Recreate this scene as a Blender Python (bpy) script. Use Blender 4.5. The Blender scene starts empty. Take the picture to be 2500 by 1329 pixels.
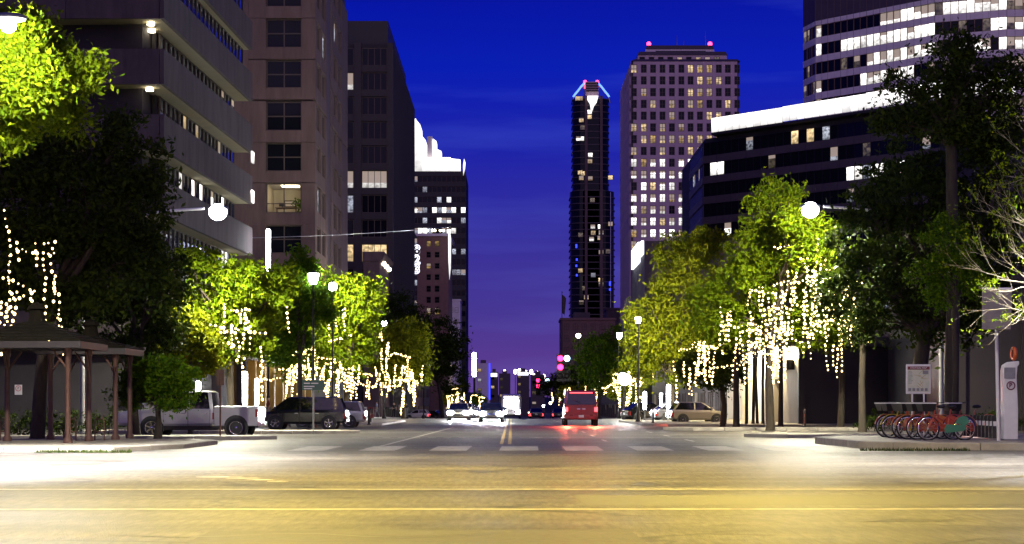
import bpy, bmesh, math, random
import numpy as np
from mathutils import Vector, Matrix
random.seed(7); np.random.seed(7)
R = math.radians; PI = math.pi
SC = bpy.context.scene
COL = SC.collection

# ------------------------------------------------------------------ camera
F = 4000.0; EYE = 1.4; HZ = 985.0; CX = 1250.0      # photograph is 2500 px wide
cam = bpy.data.cameras.new('camera'); cam.sensor_width = 36; cam.lens = 36 * F / 2500
cam.shift_y = (HZ - 664.5) / 2500
cam.clip_start = 0.1; cam.clip_end = 9000
co = bpy.data.objects.new('camera', cam); COL.objects.link(co)
co.location = (0, 0, EYE); co.rotation_euler = (R(90), 0, 0); SC.camera = co

# ------------------------------------------------------------------ world, colour management
SC.view_settings.view_transform = 'Standard'; SC.view_settings.look = 'None'
SC.view_settings.exposure = 0.0; SC.view_settings.gamma = 1.0
try: SC.view_settings.use_curve_mapping = False
except Exception: pass
SC.render.engine = 'CYCLES'
SC.cycles.use_denoising = True
SC.cycles.max_bounces = 5; SC.cycles.diffuse_bounces = 3; SC.cycles.glossy_bounces = 3
SC.cycles.transmission_bounces = 3; SC.cycles.transparent_max_bounces = 4
SC.cycles.sample_clamp_indirect = 4.0
SC.cycles.caustics_reflective = False; SC.cycles.caustics_refractive = False

W = bpy.data.worlds.new('World'); SC.world = W; W.use_nodes = True
nt = W.node_tree; nt.nodes.clear()
def N(t, ty, **kw):
    n = t.nodes.new(ty)
    for k, v in kw.items(): setattr(n, k, v)
    return n
tc = N(nt, 'ShaderNodeTexCoord'); sep = N(nt, 'ShaderNodeSeparateXYZ')
ramp = N(nt, 'ShaderNodeValToRGB'); bg = N(nt, 'ShaderNodeBackground'); out = N(nt, 'ShaderNodeOutputWorld')
nt.links.new(tc.outputs['Generated'], sep.inputs[0])
mul = N(nt, 'ShaderNodeMath', operation='MULTIPLY_ADD'); mul.inputs[1].default_value = 2.0; mul.inputs[2].default_value = 0.2
nt.links.new(sep.outputs['Z'], mul.inputs[0]); nt.links.new(mul.outputs[0], ramp.inputs[0])
cr = ramp.color_ramp                       # position = 0.2 + 2 * sin(elevation)
stops = [(0.0, (.03, .018, .06)), (.19, (.13, .045, .22)), (.225, (.11, .045, .27)), (.31, (.058, .036, .29)),
         (.40, (.034, .026, .32)), (.50, (.010, .014, .38)), (.60, (.0, .010, .44)), (.70, (.0, .004, .34)), (1.0, (.0, .004, .22))]
cr.elements[0].position = 0; cr.elements[0].color = (*stops[0][1], 1)
cr.elements[1].position = 1; cr.elements[1].color = (*stops[-1][1], 1)
for p, c in stops[1:-1]:
    e = cr.elements.new(p); e.color = (*c, 1)
mp = N(nt, 'ShaderNodeMapping'); mp.inputs['Scale'].default_value = (3.0, 3.0, 26.0); mp.inputs['Rotation'].default_value = (0, R(4), 0)
nz = N(nt, 'ShaderNodeTexNoise'); nz.inputs['Scale'].default_value = 1.6; nz.inputs['Detail'].default_value = 5
nt.links.new(tc.outputs['Generated'], mp.inputs[0]); nt.links.new(mp.outputs[0], nz.inputs[0])
cl = N(nt, 'ShaderNodeMapRange'); cl.inputs[1].default_value = .52; cl.inputs[2].default_value = .8; cl.inputs[3].default_value = 0; cl.inputs[4].default_value = .5
nt.links.new(nz.outputs[0], cl.inputs[0])
mx = N(nt, 'ShaderNodeMixRGB', blend_type='ADD'); mx.inputs[2].default_value = (.035, .06, .20, 1)
nt.links.new(cl.outputs[0], mx.inputs[0]); nt.links.new(ramp.outputs[0], mx.inputs[1])
nt.links.new(mx.outputs[0], bg.inputs[0]); bg.inputs[1].default_value = 1.0
# the last light of the set sun
sky = N(nt, 'ShaderNodeTexSky'); sky.sky_type = 'NISHITA'; sky.sun_disc = False
sky.sun_elevation = R(-4); sky.sun_rotation = R(60)
bg2 = N(nt, 'ShaderNodeBackground'); bg2.inputs[1].default_value = 0.06
nt.links.new(sky.outputs[0], bg2.inputs[0])
ad = N(nt, 'ShaderNodeAddShader'); nt.links.new(bg.outputs[0], ad.inputs[0]); nt.links.new(bg2.outputs[0], ad.inputs[1])
nt.links.new(ad.outputs[0], out.inputs[0])

# added fill: broad weak pink sun lamp from behind the camera, lifting the facades
sl = bpy.data.lights.new('facade_fill', 'SUN'); sl.energy = 0.52; sl.color = (1, .70, .80); sl.angle = R(70)
so = bpy.data.objects.new('facade_fill', sl); COL.objects.link(so)
so.rotation_euler = Vector((-.05, 1.0, -.30)).to_track_quat('-Z', 'Y').to_euler()

# lamp powers (watts), all lamps themselves are built further down
POW_SODIUM = 9000; POW_LED = 9000; POW_POST = 900; POW_HEAD = 16000

# ------------------------------------------------------------------ helpers
def X(px, d): return (px - CX) / F * d
def Z(py, d): return EYE + (HZ - py) / F * d
def gz(d):
    if d < 150: return 0.0
    return -0.01 * (min(d, 1500) - 150)

def setp(o, label=None, cat=None, group=None, kind=None):
    if label: o['label'] = label
    if cat: o['category'] = cat
    if group: o['group'] = group
    if kind: o['kind'] = kind
    return o
def thing(name, label, cat, loc=(0, 0, 0), rz=0, group=None):
    o = bpy.data.objects.new(name, None); COL.objects.link(o)
    o.location = loc; o.rotation_euler = (0, 0, rz)
    return setp(o, label, cat, group)
def put(name, me, parent=None, loc=(0, 0, 0), rot=(0, 0, 0), scale=None, kind=None):
    o = bpy.data.objects.new(name, me); COL.objects.link(o)
    o.parent = parent; o.location = loc; o.rotation_euler = rot
    if scale: o.scale = scale
    if kind: o['kind'] = kind
    return o
def kids(o): return list(o.children)
def dup(o, loc=None, rz=None, label=None, parent=None, group=None):
    c = o.copy(); COL.objects.link(c)
    if parent is not None: c.parent = parent
    if loc is not None: c.location = loc
    if rz is not None: c.rotation_euler = (0, 0, rz)
    if label: c['label'] = label
    if group: c['group'] = group
    for k in list(o.children): dup(k, parent=c)
    return c

class MB:
    """collects simple shapes into one mesh"""
    def __init__(s): s.v = []; s.f = []; s.m = []; s.sm = []
    def add(s, vs, fs, m=0, smooth=False):
        b = len(s.v); s.v += [tuple(v) for v in vs]
        for f in fs: s.f.append([i + b for i in f]); s.m.append(m); s.sm.append(smooth)
        return s
    def box(s, x0, x1, y0, y1, z0, z1, m=0):
        vs = [(x0, y0, z0), (x1, y0, z0), (x1, y1, z0), (x0, y1, z0), (x0, y0, z1), (x1, y0, z1), (x1, y1, z1), (x0, y1, z1)]
        return s.add(vs, [(3, 2, 1, 0), (4, 5, 6, 7), (0, 1, 5, 4), (1, 2, 6, 5), (2, 3, 7, 6), (3, 0, 4, 7)], m)
    def prism(s, poly, z0, z1, m=0):
        n = len(poly)
        a = sum(poly[i][0] * poly[(i + 1) % n][1] - poly[(i + 1) % n][0] * poly[i][1] for i in range(n))
        if a < 0: poly = poly[::-1]
        f0 = z0 if callable(z0) else (lambda x, y: z0)
        f1 = z1 if callable(z1) else (lambda x, y: z1)
        vs = [(p[0], p[1], f0(*p)) for p in poly] + [(p[0], p[1], f1(*p)) for p in poly]
        fs = [tuple(range(n))[::-1], tuple(range(n, 2 * n))] + [(i, (i + 1) % n, n + (i + 1) % n, n + i) for i in range(n)]
        return s.add(vs, fs, m)
    def prof(s, poly, axis, a0, a1, m=0):
        """extrude a 2-D outline (u, z) along 'x' or 'y'"""
        n = len(poly)
        mk = (lambda u, z, t: (u, t, z)) if axis == 'y' else (lambda u, z, t: (t, u, z))
        vs = [mk(u, z, a0) for u, z in poly] + [mk(u, z, a1) for u, z in poly]
        fs = [tuple(range(n)), tuple(range(n, 2 * n))[::-1]] + [(i, n + i, n + (i + 1) % n, (i + 1) % n) for i in range(n)]
        return s.add(vs, fs, m)
    def seg(s, p0, p1, t, z0, z1, m=0):
        """wall piece along the ground line p0-p1, t thick to the left of it"""
        dx, dy = p1[0] - p0[0], p1[1] - p0[1]; L = math.hypot(dx, dy); nx, ny = -dy / L * t, dx / L * t
        return s.prism([p0, p1, (p1[0] + nx, p1[1] + ny), (p0[0] + nx, p0[1] + ny)], z0, z1, m)
    def tube(s, pts, rad, n=8, m=0, caps=True):
        pts = [Vector(p) for p in pts]; k = len(pts)
        if not hasattr(rad, '__len__'): rad = [rad] * k
        vs = []; fs = []; prev = None
        for i, p in enumerate(pts):
            t = (pts[min(i + 1, k - 1)] - pts[max(i - 1, 0)])
            t = t.normalized() if t.length > 1e-9 else Vector((0, 0, 1))
            if prev is None:
                a = Vector((1, 0, 0)) if abs(t.x) < .8 else Vector((0, 1, 0))
                u = t.cross(a).normalized()
            else:
                u = (prev - t * prev.dot(t)).normalized()
            prev = u; w = t.cross(u)
            for j in range(n):
                an = 2 * PI * j / n; vs.append(p + (u * math.cos(an) + w * math.sin(an)) * rad[i])
        for i in range(k - 1):
            for j in range(n):
                fs.append((i * n + j, i * n + (j + 1) % n, (i + 1) * n + (j + 1) % n, (i + 1) * n + j))
        s.add(vs, fs, m, True)
        if caps: s.add(vs[:n], [tuple(range(n))[::-1]], m); s.add(vs[-n:], [tuple(range(n))], m)
        return s
    def lathe(s, prof, c=(0, 0, 0), n=16, m=0, axis='z', smooth=True):
        vs = []; fs = []
        for r, h in prof:
            for j in range(n):
                a = 2 * PI * j / n; u, w = r * math.cos(a), r * math.sin(a)
                vs.append({'z': (c[0] + u, c[1] + w, c[2] + h), 'y': (c[0] + u, c[1] + h, c[2] - w), 'x': (c[0] + h, c[1] + u, c[2] + w)}[axis])
        for i in range(len(prof) - 1):
            for j in range(n):
                fs.append((i * n + j, i * n + (j + 1) % n, (i + 1) * n + (j + 1) % n, (i + 1) * n + j))
        return s.add(vs, fs, m, smooth)
    def ball(s, c, r, n=10, k=6, m=0, sc=(1, 1, 1)):
        vs = [(c[0], c[1], c[2] - r * sc[2])]; fs = []
        for i in range(1, k):
            t = -PI / 2 + PI * i / k
            for j in range(n):
                a = 2 * PI * j / n
                vs.append((c[0] + r * sc[0] * math.cos(t) * math.cos(a), c[1] + r * sc[1] * math.cos(t) * math.sin(a), c[2] + r * sc[2] * math.sin(t)))
        vs.append((c[0], c[1], c[2] + r * sc[2])); L = len(vs) - 1
        for j in range(n):
            fs.append((0, 1 + (j + 1) % n, 1 + j)); fs.append((L, L - n + j, L - n + (j + 1) % n))
        for i in range(k - 2):
            for j in range(n):
                b = 1 + i * n; fs.append((b + j, b + (j + 1) % n, b + n + (j + 1) % n, b + n + j))
        return s.add(vs, fs, m, True)
    def loft(s, rings, m=0, smooth=False, caps=True):
        n = len(rings[0]); vs = [p for r in rings for p in r]; fs = []
        for i in range(len(rings) - 1):
            for j in range(n):
                fs.append((i * n + j, i * n + (j + 1) % n, (i + 1) * n + (j + 1) % n, (i + 1) * n + j))
        s.add(vs, fs, m, smooth)
        if caps: s.add(rings[0], [tuple(range(n))[::-1]], m); s.add(rings[-1], [tuple(range(n))], m)
        return s
    def mesh(s, name, mats, off=(0, 0, 0), fix=True):
        me = bpy.data.meshes.new(name)
        if off != (0, 0, 0): vs = [(a - off[0], b - off[1], c - off[2]) for a, b, c in s.v]
        else: vs = s.v
        me.from_pydata(vs, [], s.f)
        for mt in (mats if isinstance(mats, (list, tuple)) else [mats]): me.materials.append(mt)
        me.polygons.foreach_set('material_index', s.m); me.polygons.foreach_set('use_smooth', s.sm)
        if fix:
            bm = bmesh.new(); bm.from_mesh(me); bmesh.ops.recalc_face_normals(bm, faces=bm.faces[:]); bm.to_mesh(me); bm.free()
        me.update(); return me
    def build(s, name, mats, parent=None, kind=None, loc=None, bevel=0, label=None, world=False):
        off = tuple(parent.location) if (world and parent is not None) else (0, 0, 0)
        o = put(name, s.mesh(name, mats, off), parent, kind=kind)
        if loc: o.location = loc
        if label: o['label'] = label
        if bevel:
            b = o.modifiers.new('bevel', 'BEVEL'); b.width = bevel; b.segments = 2; b.limit_method = 'ANGLE'; b.angle_limit = R(40)
        return o

# ------------------------------------------------------------------ materials
def mat(name, col, rough=.6, metal=0.0, noise=0.0, scale=4.0, bump=0.0, spec=.5, col2=None, detail=6, coat=0.0, vec=None):
    m = bpy.data.materials.new(name); m.use_nodes = True; t = m.node_tree; b = t.nodes['Principled BSDF']
    b.inputs['Base Color'].default_value = (*col, 1); b.inputs['Roughness'].default_value = rough
    b.inputs['Metallic'].default_value = metal; b.inputs['Specular IOR Level'].default_value = spec
    if coat: b.inputs['Coat Weight'].default_value = coat; b.inputs['Coat Roughness'].default_value = .08
    if noise or bump:
        g = N(t, 'ShaderNodeTexCoord'); mpn = N(t, 'ShaderNodeMapping'); n1 = N(t, 'ShaderNodeTexNoise')
        if vec: mpn.inputs['Scale'].default_value = vec
        n1.inputs['Scale'].default_value = scale; n1.inputs['Detail'].default_value = detail; n1.inputs['Roughness'].default_value = .65
        t.links.new(g.outputs['Object'], mpn.inputs[0]); t.links.new(mpn.outputs[0], n1.inputs[0])
        if noise:
            r = N(t, 'ShaderNodeValToRGB'); c2 = col2 or tuple(c * (1 - noise) for c in col)
            r.color_ramp.elements[0].position = .32; r.color_ramp.elements[1].position = .68
            r.color_ramp.elements[0].color = (*c2, 1); r.color_ramp.elements[1].color = (*col, 1)
            t.links.new(n1.outputs[0], r.inputs[0]); t.links.new(r.outputs[0], b.inputs['Base Color'])
        if bump:
            bp = N(t, 'ShaderNodeBump'); bp.inputs['Strength'].default_value = bump; bp.inputs['Distance'].default_value = .05
            t.links.new(n1.outputs[0], bp.inputs['Height']); t.links.new(bp.outputs[0], b.inputs['Normal'])
    return m
def emit(name, col, strength, sampled=True):
    m = bpy.data.materials.new(name); m.use_nodes = True; t = m.node_tree; b = t.nodes['Principled BSDF']
    b.inputs['Base Color'].default_value = (*[min(.8, c) for c in col], 1)
    b.inputs['Emission Color'].default_value = (*col, 1); b.inputs['Emission Strength'].default_value = strength
    if not sampled:
        try: m.cycles.emission_sampling = 'NONE'
        except Exception: pass
    return m
def litwin(name, col, strength, lo=.25, nscale=1.6, vgrad=True, rmin=.35):
    """a lit window: room light seen through the pane, brighter at the ceiling, broken by furniture and blinds"""
    m = bpy.data.materials.new(name); m.use_nodes = True; t = m.node_tree; b = t.nodes['Principled BSDF']
    b.inputs['Base Color'].default_value = (.02, .02, .025, 1); b.inputs['Roughness'].default_value = .1
    g = N(t, 'ShaderNodeTexCoord'); oi = N(t, 'ShaderNodeObjectInfo'); se = N(t, 'ShaderNodeSeparateXYZ')
    ad = N(t, 'ShaderNodeVectorMath', operation='ADD'); n1 = N(t, 'ShaderNodeTexNoise'); n1.inputs['Scale'].default_value = nscale; n1.inputs['Detail'].default_value = 3
    t.links.new(g.outputs['Object'], ad.inputs[0]); t.links.new(oi.outputs['Location'], ad.inputs[1]); t.links.new(ad.outputs[0], n1.inputs[0])
    t.links.new(g.outputs['Generated'], se.inputs[0])
    mr = N(t, 'ShaderNodeMapRange'); mr.inputs[1].default_value = .35; mr.inputs[2].default_value = .65; mr.inputs[3].default_value = lo; mr.inputs[4].default_value = 1
    t.links.new(n1.outputs[0], mr.inputs[0])
    gr = N(t, 'ShaderNodeMapRange'); gr.inputs[1].default_value = 0; gr.inputs[2].default_value = 1; gr.inputs[3].default_value = .45 if vgrad else 1; gr.inputs[4].default_value = 1.2 if vgrad else 1
    t.links.new(se.outputs['Z'], gr.inputs[0])
    rr = N(t, 'ShaderNodeMapRange'); rr.inputs[3].default_value = rmin; rr.inputs[4].default_value = 1.3; t.links.new(oi.outputs['Random'], rr.inputs[0])
    a1 = N(t, 'ShaderNodeMath', operation='MULTIPLY'); a2 = N(t, 'ShaderNodeMath', operation='MULTIPLY'); a3 = N(t, 'ShaderNodeMath', operation='MULTIPLY')
    t.links.new(mr.outputs[0], a1.inputs[0]); t.links.new(gr.outputs[0], a1.inputs[1])
    t.links.new(a1.outputs[0], a2.inputs[0]); t.links.new(rr.outputs[0], a2.inputs[1])
    t.links.new(a2.outputs[0], a3.inputs[0]); a3.inputs[1].default_value = strength
    b.inputs['Emission Color'].default_value = (*col, 1); t.links.new(a3.outputs[0], b.inputs['Emission Strength'])
    try: m.cycles.emission_sampling = 'NONE'
    except Exception: pass
    return m
def leafmat(name, c1, c2, trans=.35):
    m = bpy.data.materials.new(name); m.use_nodes = True; t = m.node_tree; b = t.nodes['Principled BSDF']; o = t.nodes['Material Output']
    g = N(t, 'ShaderNodeNewGeometry'); r = N(t, 'ShaderNodeValToRGB')
    r.color_ramp.elements[0].color = (*c1, 1); r.color_ramp.elements[1].color = (*c2, 1)
    t.links.new(g.outputs['Random Per Island'], r.inputs[0]); t.links.new(r.outputs[0], b.inputs['Base Color'])
    b.inputs['Roughness'].default_value = .7; b.inputs['Specular IOR Level'].default_value = .08
    tl = N(t, 'ShaderNodeBsdfTranslucent'); t.links.new(r.outputs[0], tl.inputs[0])
    ms = N(t, 'ShaderNodeMixShader'); ms.inputs[0].default_value = trans
    t.links.new(b.outputs[0], ms.inputs[1]); t.links.new(tl.outputs[0], ms.inputs[2]); t.links.new(ms.outputs[0], o.inputs[0])
    return m

M = {}
M['concrete'] = mat('concrete', (.085, .063, .068), .85, noise=.5, scale=1.3, bump=.15, vec=(1, 1, .22), detail=9)
M['concrete_tan'] = mat('concrete_tan', (.17, .112, .10), .85, noise=.42, scale=.9, bump=.12, vec=(1, 1, .18), detail=9)
M['concrete_pale'] = mat('concrete_pale', (.40, .37, .31), .85, noise=.3, scale=1.2, bump=.2)
M['kerb'] = mat('kerb', (.36, .33, .27), .85, noise=.35, scale=1.5, bump=.2)
M['soffit'] = mat('soffit', (.30, .27, .16), .8, noise=.15, scale=1)
M['black_stone'] = mat('black_stone', (.028, .021, .021), .6, noise=.25, scale=.5, bump=.08)
M['dark_stone'] = mat('dark_stone', (.085, .066, .068), .6, noise=.25, scale=.5, bump=.08)
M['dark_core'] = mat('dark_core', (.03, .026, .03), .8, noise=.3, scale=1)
M['pink_stone'] = mat('pink_stone', (.66, .50, .50), .8, noise=.15, scale=.25, bump=.05)
M['pale_stone'] = mat('pale_stone', (.82, .74, .70), .75, noise=.14, scale=.4, bump=.05)
M['brown_brick'] = mat('brown_brick', (.27, .155, .115), .85, noise=.25, scale=1.5, bump=.1)
M['cream'] = mat('cream', (.62, .55, .42), .8, noise=.15, scale=.8, bump=.08)
M['ochre'] = mat('ochre', (.42, .27, .06), .7, noise=.25, scale=1.3, bump=.08)
M['glass'] = mat('glass', (.008, .009, .014), .06, spec=.14)
M['glass_blue'] = mat('glass_blue', (.30, .34, .48), .05, .85, spec=1.0, noise=.5, scale=.3)
M['frame'] = mat('frame', (.10, .075, .06), .5, .3, noise=.2, scale=3)
M['bronze'] = mat('bronze', (.22, .14, .09), .5, .3, noise=.2, scale=3)
M['black'] = mat('black', (.012, .012, .013), .5, noise=.3, scale=5)
M['dark_metal'] = mat('dark_metal', (.035, .033, .032), .45, .6, noise=.3, scale=4)
M['steel'] = mat('steel', (.45, .45, .46), .35, .9, noise=.2, scale=6)
M['grey_metal'] = mat('grey_metal', (.25, .25, .25), .45, .5, noise=.2, scale=5)
M['white_paint'] = mat('white_paint', (.72, .70, .67), .5, noise=.12, scale=4)
M['chrome'] = mat('chrome', (.75, .75, .76), .12, 1.0, noise=.06, scale=8)
M['rubber'] = mat('rubber', (.016, .016, .016), .8, noise=.3, scale=9, bump=.2)
M['bark'] = mat('bark', (.045, .033, .02), .9, noise=.5, scale=7, bump=.7, vec=(1, 1, .25))
M['bark_pale'] = mat('bark_pale', (.36, .31, .20), .85, noise=.35, scale=9, bump=.4, vec=(1, 1, .3))
M['rust_post'] = mat('rust_post', (.11, .05, .032), .65, .1, noise=.3, scale=6)
M['roof_tile'] = mat('roof_tile', (.014, .012, .007), .95, spec=.1, noise=.4, scale=5, bump=.3)
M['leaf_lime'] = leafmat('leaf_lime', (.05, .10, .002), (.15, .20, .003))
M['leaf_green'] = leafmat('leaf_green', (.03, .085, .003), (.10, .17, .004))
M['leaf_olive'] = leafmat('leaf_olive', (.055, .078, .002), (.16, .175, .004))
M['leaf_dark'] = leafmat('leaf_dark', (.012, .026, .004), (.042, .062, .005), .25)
M['win_warm'] = litwin('win_warm', (1, .72, .36), 1.5)
M['win_yellow'] = litwin('win_yellow', (1, .66, .22), .75)
M['win_white'] = litwin('win_white', (1, .96, .91), 3.3, lo=.42)
M['win_cool'] = litwin('win_cool', (.80, .85, 1.0), 1.0, lo=.12, nscale=2.5)
M['win_dim'] = litwin('win_dim', (1, .80, .52), .22, lo=.1)
M['lamp_white'] = emit('lamp_white', (.93, .95, 1.0), 40)
M['lamp_warm'] = emit('lamp_warm', (1, .86, .62), 14)
M['lamp_sodium'] = emit('lamp_sodium', (1, .66, .22), 30)
M['bulb'] = emit('bulb', (1, .69, .28), 6.5, False)
M['fascia'] = litwin('fascia', (1, .97, .95), 2.2, lo=.72, nscale=.5, rmin=.8)
M['blind'] = mat('blind', (.55, .50, .42), .8, noise=.1, scale=3)
M['blind'].node_tree.nodes['Principled BSDF'].inputs['Emission Color'].default_value = (1, .8, .55, 1); M['blind'].node_tree.nodes['Principled BSDF'].inputs['Emission Strength'].default_value = .28  # faint glow in the cloth stands for room light coming through
M['signal_red'] = emit('signal_red', (1, .02, .10), 10)
M['signal_white'] = emit('signal_white', (.55, .85, 1), 9)
M['beacon_red'] = emit('beacon_red', (1, .04, .12), 7)
M['tail_red'] = emit('tail_red', (1, .05, .06), 6)
M['head_white'] = emit('head_white', (.97, .97, 1.0), 700)
M['neon_white'] = emit('neon_white', (.86, .88, 1.0), 2.6, False)
M['neon_blue'] = emit('neon_blue', (.10, .22, 1.0), 3.0, False)
M['blue_dot'] = emit('blue_dot', (.03, .05, 1.0), 2.5, False)

# ================================================================== ground
def asphalt(name):
    m = bpy.data.materials.new(name); m.use_nodes = True; t = m.node_tree; b = t.nodes['Principled BSDF']; L = t.links.new
    g = N(t, 'ShaderNodeTexCoord')
    def noise(scale, vec=(1, 1, 1), det=5):
        mp_ = N(t, 'ShaderNodeMapping'); mp_.inputs['Scale'].default_value = vec; n = N(t, 'ShaderNodeTexNoise')
        n.inputs['Scale'].default_value = scale; n.inputs['Detail'].default_value = det; n.inputs['Roughness'].default_value = .6
        L(g.outputs['Object'], mp_.inputs[0]); L(mp_.outputs[0], n.inputs[0]); return n
    def rng(src, a, bb, c, d):
        r = N(t, 'ShaderNodeMapRange'); L(src, r.inputs[0])
        for i, v in enumerate((a, bb, c, d)): r.inputs[i + 1].default_value = v
        return r.outputs[0]
    streak = noise(1.0, (.035, .9, 1)); patch = noise(.22, (.5, 1, 1)); grain = noise(38, (1, .35, 1), det=4); fine = noise(11, (1, .16, 1), 7)
    base = N(t, 'ShaderNodeMixRGB'); base.inputs[1].default_value = (.052, .047, .040, 1); base.inputs[2].default_value = (.115, .105, .088, 1)
    L(rng(streak.outputs[0], .35, .65, 0, 1), base.inputs[0])
    p2 = N(t, 'ShaderNodeMixRGB', blend_type='MULTIPLY'); p2.inputs[0].default_value = .75; L(base.outputs[0], p2.inputs[1])
    cb = N(t, 'ShaderNodeCombineColor'); v = rng(patch.outputs[0], .38, .62, .68, 1.15)
    for i in range(3): L(v, cb.inputs[i])
    L(cb.outputs[0], p2.inputs[2])
    p3 = N(t, 'ShaderNodeMixRGB', blend_type='MULTIPLY'); p3.inputs[0].default_value = .8; L(p2.outputs[0], p3.inputs[1])
    cb2 = N(t, 'ShaderNodeCombineColor'); v2 = rng(fine.outputs[0], .32, .68, .35, 1.6)
    for i in range(3): L(v2, cb2.inputs[i])
    L(cb2.outputs[0], p3.inputs[2])
    # cracks sealed with tar
    wob = noise(.5, det=4); wm = N(t, 'ShaderNodeMixRGB', blend_type='ADD'); wm.inputs[0].default_value = 1.6
    mpv = N(t, 'ShaderNodeMapping'); mpv.inputs['Scale'].default_value = (.10, .28, 1); L(g.outputs['Object'], wm.inputs[1]); L(wob.outputs['Color'], wm.inputs[2])
    L(wm.outputs[0], mpv.inputs[0]); vo = N(t, 'ShaderNodeTexVoronoi', feature='DISTANCE_TO_EDGE'); vo.inputs['Scale'].default_value = 1.0; L(mpv.outputs[0], vo.inputs['Vector'])
    brk = rng(noise(.35).outputs[0], .47, .53, 0, 1)
    ck = rng(vo.outputs['Distance'], .008, .026, .9, 0); mlt = N(t, 'ShaderNodeMath', operation='MULTIPLY'); L(ck, mlt.inputs[0]); L(brk, mlt.inputs[1])
    p4 = N(t, 'ShaderNodeMixRGB'); p4.inputs[2].default_value = (.022, .019, .014, 1); L(mlt.outputs[0], p4.inputs[0]); L(p3.outputs[0], p4.inputs[1])
    # oil spots
    sp = rng(noise(.8, (.35, 1, 1), 3).outputs[0], .66, .74, 0, .6); p5 = N(t, 'ShaderNodeMixRGB'); p5.inputs[2].default_value = (.024, .02, .016, 1)
    L(sp, p5.inputs[0]); L(p4.outputs[0], p5.inputs[1])
    L(p5.outputs[0], b.inputs['Base Color'])
    L(rng(patch.outputs[0], .3, .7, .40, .58), b.inputs['Roughness']); b.inputs['Specular IOR Level'].default_value = .16
    bp = N(t, 'ShaderNodeBump'); bp.inputs['Strength'].default_value = .6; bp.inputs['Distance'].default_value = .016
    L(grain.outputs[0], bp.inputs['Height']); L(bp.outputs[0], b.inputs['Normal'])
    return m
M['asphalt'] = asphalt('asphalt')
M['paint'] = mat('road_paint', (.52, .49, .43), .6, noise=.75, scale=5, col2=(.10, .09, .075), vec=(.5, 1, 1), detail=9)
M['paint_yellow'] = mat('road_paint_yellow', (.55, .36, .06), .55, noise=.7, scale=2.4, col2=(.14, .10, .04))
M['earth'] = mat('earth', (.09, .075, .05), .95, noise=.4, scale=.05)
M['hill'] = mat('hill', (.02, .022, .02), .95, noise=.4, scale=.01)
M['paving'] = mat('paving', (.33, .29, .21), .7, noise=.4, scale=1.0, bump=.12)
M['grass'] = leafmat('grass_blade', (.02, .04, .006), (.055, .07, .012), .2)

def strip(name, x0, x1, d0, d1, dz, m, step=50, thick=None):
    mb = MB(); ds = [d0]
    while ds[-1] < d1 - 1e-6:
        nx = (math.floor(ds[-1] / step) + 1) * step; ds.append(min(nx, d1))
    if thick is None:
        vs = []; fs = []
        for d in ds: vs += [(x0, d, gz(d) + dz), (x1, d, gz(d) + dz)]
        for i in range(len(ds) - 1): fs.append((2 * i, 2 * i + 1, 2 * i + 3, 2 * i + 2))
        mb.add(vs, fs)
    else:
        mb.loft([[(x0, d, gz(d) - thick), (x1, d, gz(d) - thick), (x1, d, gz(d) + dz), (x0, d, gz(d) + dz)] for d in ds])
    return mb.build(name, m)
setp(strip('ground', -2500, 2500, -300, 6000, -.06, M['earth'], 150), kind='structure')
setp(strip('cross_street', -160, 160, -30, 150, 0, M['asphalt'], 500), kind='structure')
setp(strip('avenue', -13.5, 13.5, 150.0, 1500, 0, M['asphalt'], 150), kind='structure')

# pavements, with stone kerbs laid block by block
def pavement(name, poly, top=.15, m='paving'):
    mb = MB(); mb.prism(poly, -.3, top); return setp(mb.build(name, M[m], bevel=.03), kind='structure')
def kerb_run(par, pts, top=.155, w=.32, L=1.5):
    """kerb stones along a line, each its own piece; w to the left of the line"""
    for (a, b) in zip(pts, pts[1:]):
        dx, dy = b[0] - a[0], b[1] - a[1]; D = math.hypot(dx, dy); n = max(1, round(D / L)); ux, uy = dx / D, dy / D; nx, ny = -uy * w, ux * w
        for i in range(n):
            s0 = D * i / n + .012; s1 = D * (i + 1) / n - .012; j = random.uniform(-.008, .008)
            p = [(a[0] + ux * s0, a[1] + uy * s0), (a[0] + ux * s1, a[1] + uy * s1)]
            p += [(p[1][0] + nx, p[1][1] + ny), (p[0][0] + nx, p[0][1] + ny)]
            mb = MB(); mb.prism(p, -.25, top + j); mb.build('kerb_stone', M['kerb'], par, bevel=.025)
def G(px, py, z=0): d = F * (EYE - z) / (py - HZ); return (X(px, d), d)

pl = pavement('pavement', [(-60, 46.9), (-11.6, 47.6), (-10.4, 50.5), (-10.3, 55.5), (-11.2, 57.6), (-60, 60.5)])
kerb_run(pl, [(-24, 46.58), (-11.5, 47.28), (-10.1, 50.4), (-9.98, 55.6), (-11.1, 57.9)])
ml = pavement('pavement', [(-22, 62.4), (-10.6, 62.2), (-9.4, 63.2), (-10.4, 64.6), (-22, 64.8)])
kerb_run(ml, [(-22, 62.08), (-10.6, 61.88), (-9.05, 63.2), (-10.3, 64.95)])
ml2 = pavement('pavement', [(-20, 75.3), (-8.6, 75.1), (-7.4, 76.2), (-8.4, 77.4), (-20, 77.6)])
kerb_run(ml2, [(-20, 74.98), (-8.6, 74.78), (-7.05, 76.2), (-8.3, 77.75)])
pr = pavement('pavement', [(60, 48.2), (12.6, 49.0), (11.1, 51.0), (10.9, 57.0), (12.2, 60.0), (60, 60.4)], .22)
kerb_run(pr, [(12.0, 60.35), (10.55, 57.1), (10.75, 50.9), (12.4, 48.66), (26, 48.4)], .225)
mr_ = pavement('pavement', [(24, 66.5), (11.2, 66.3), (9.9, 67.6), (11, 68.9), (24, 68.7)])
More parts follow.
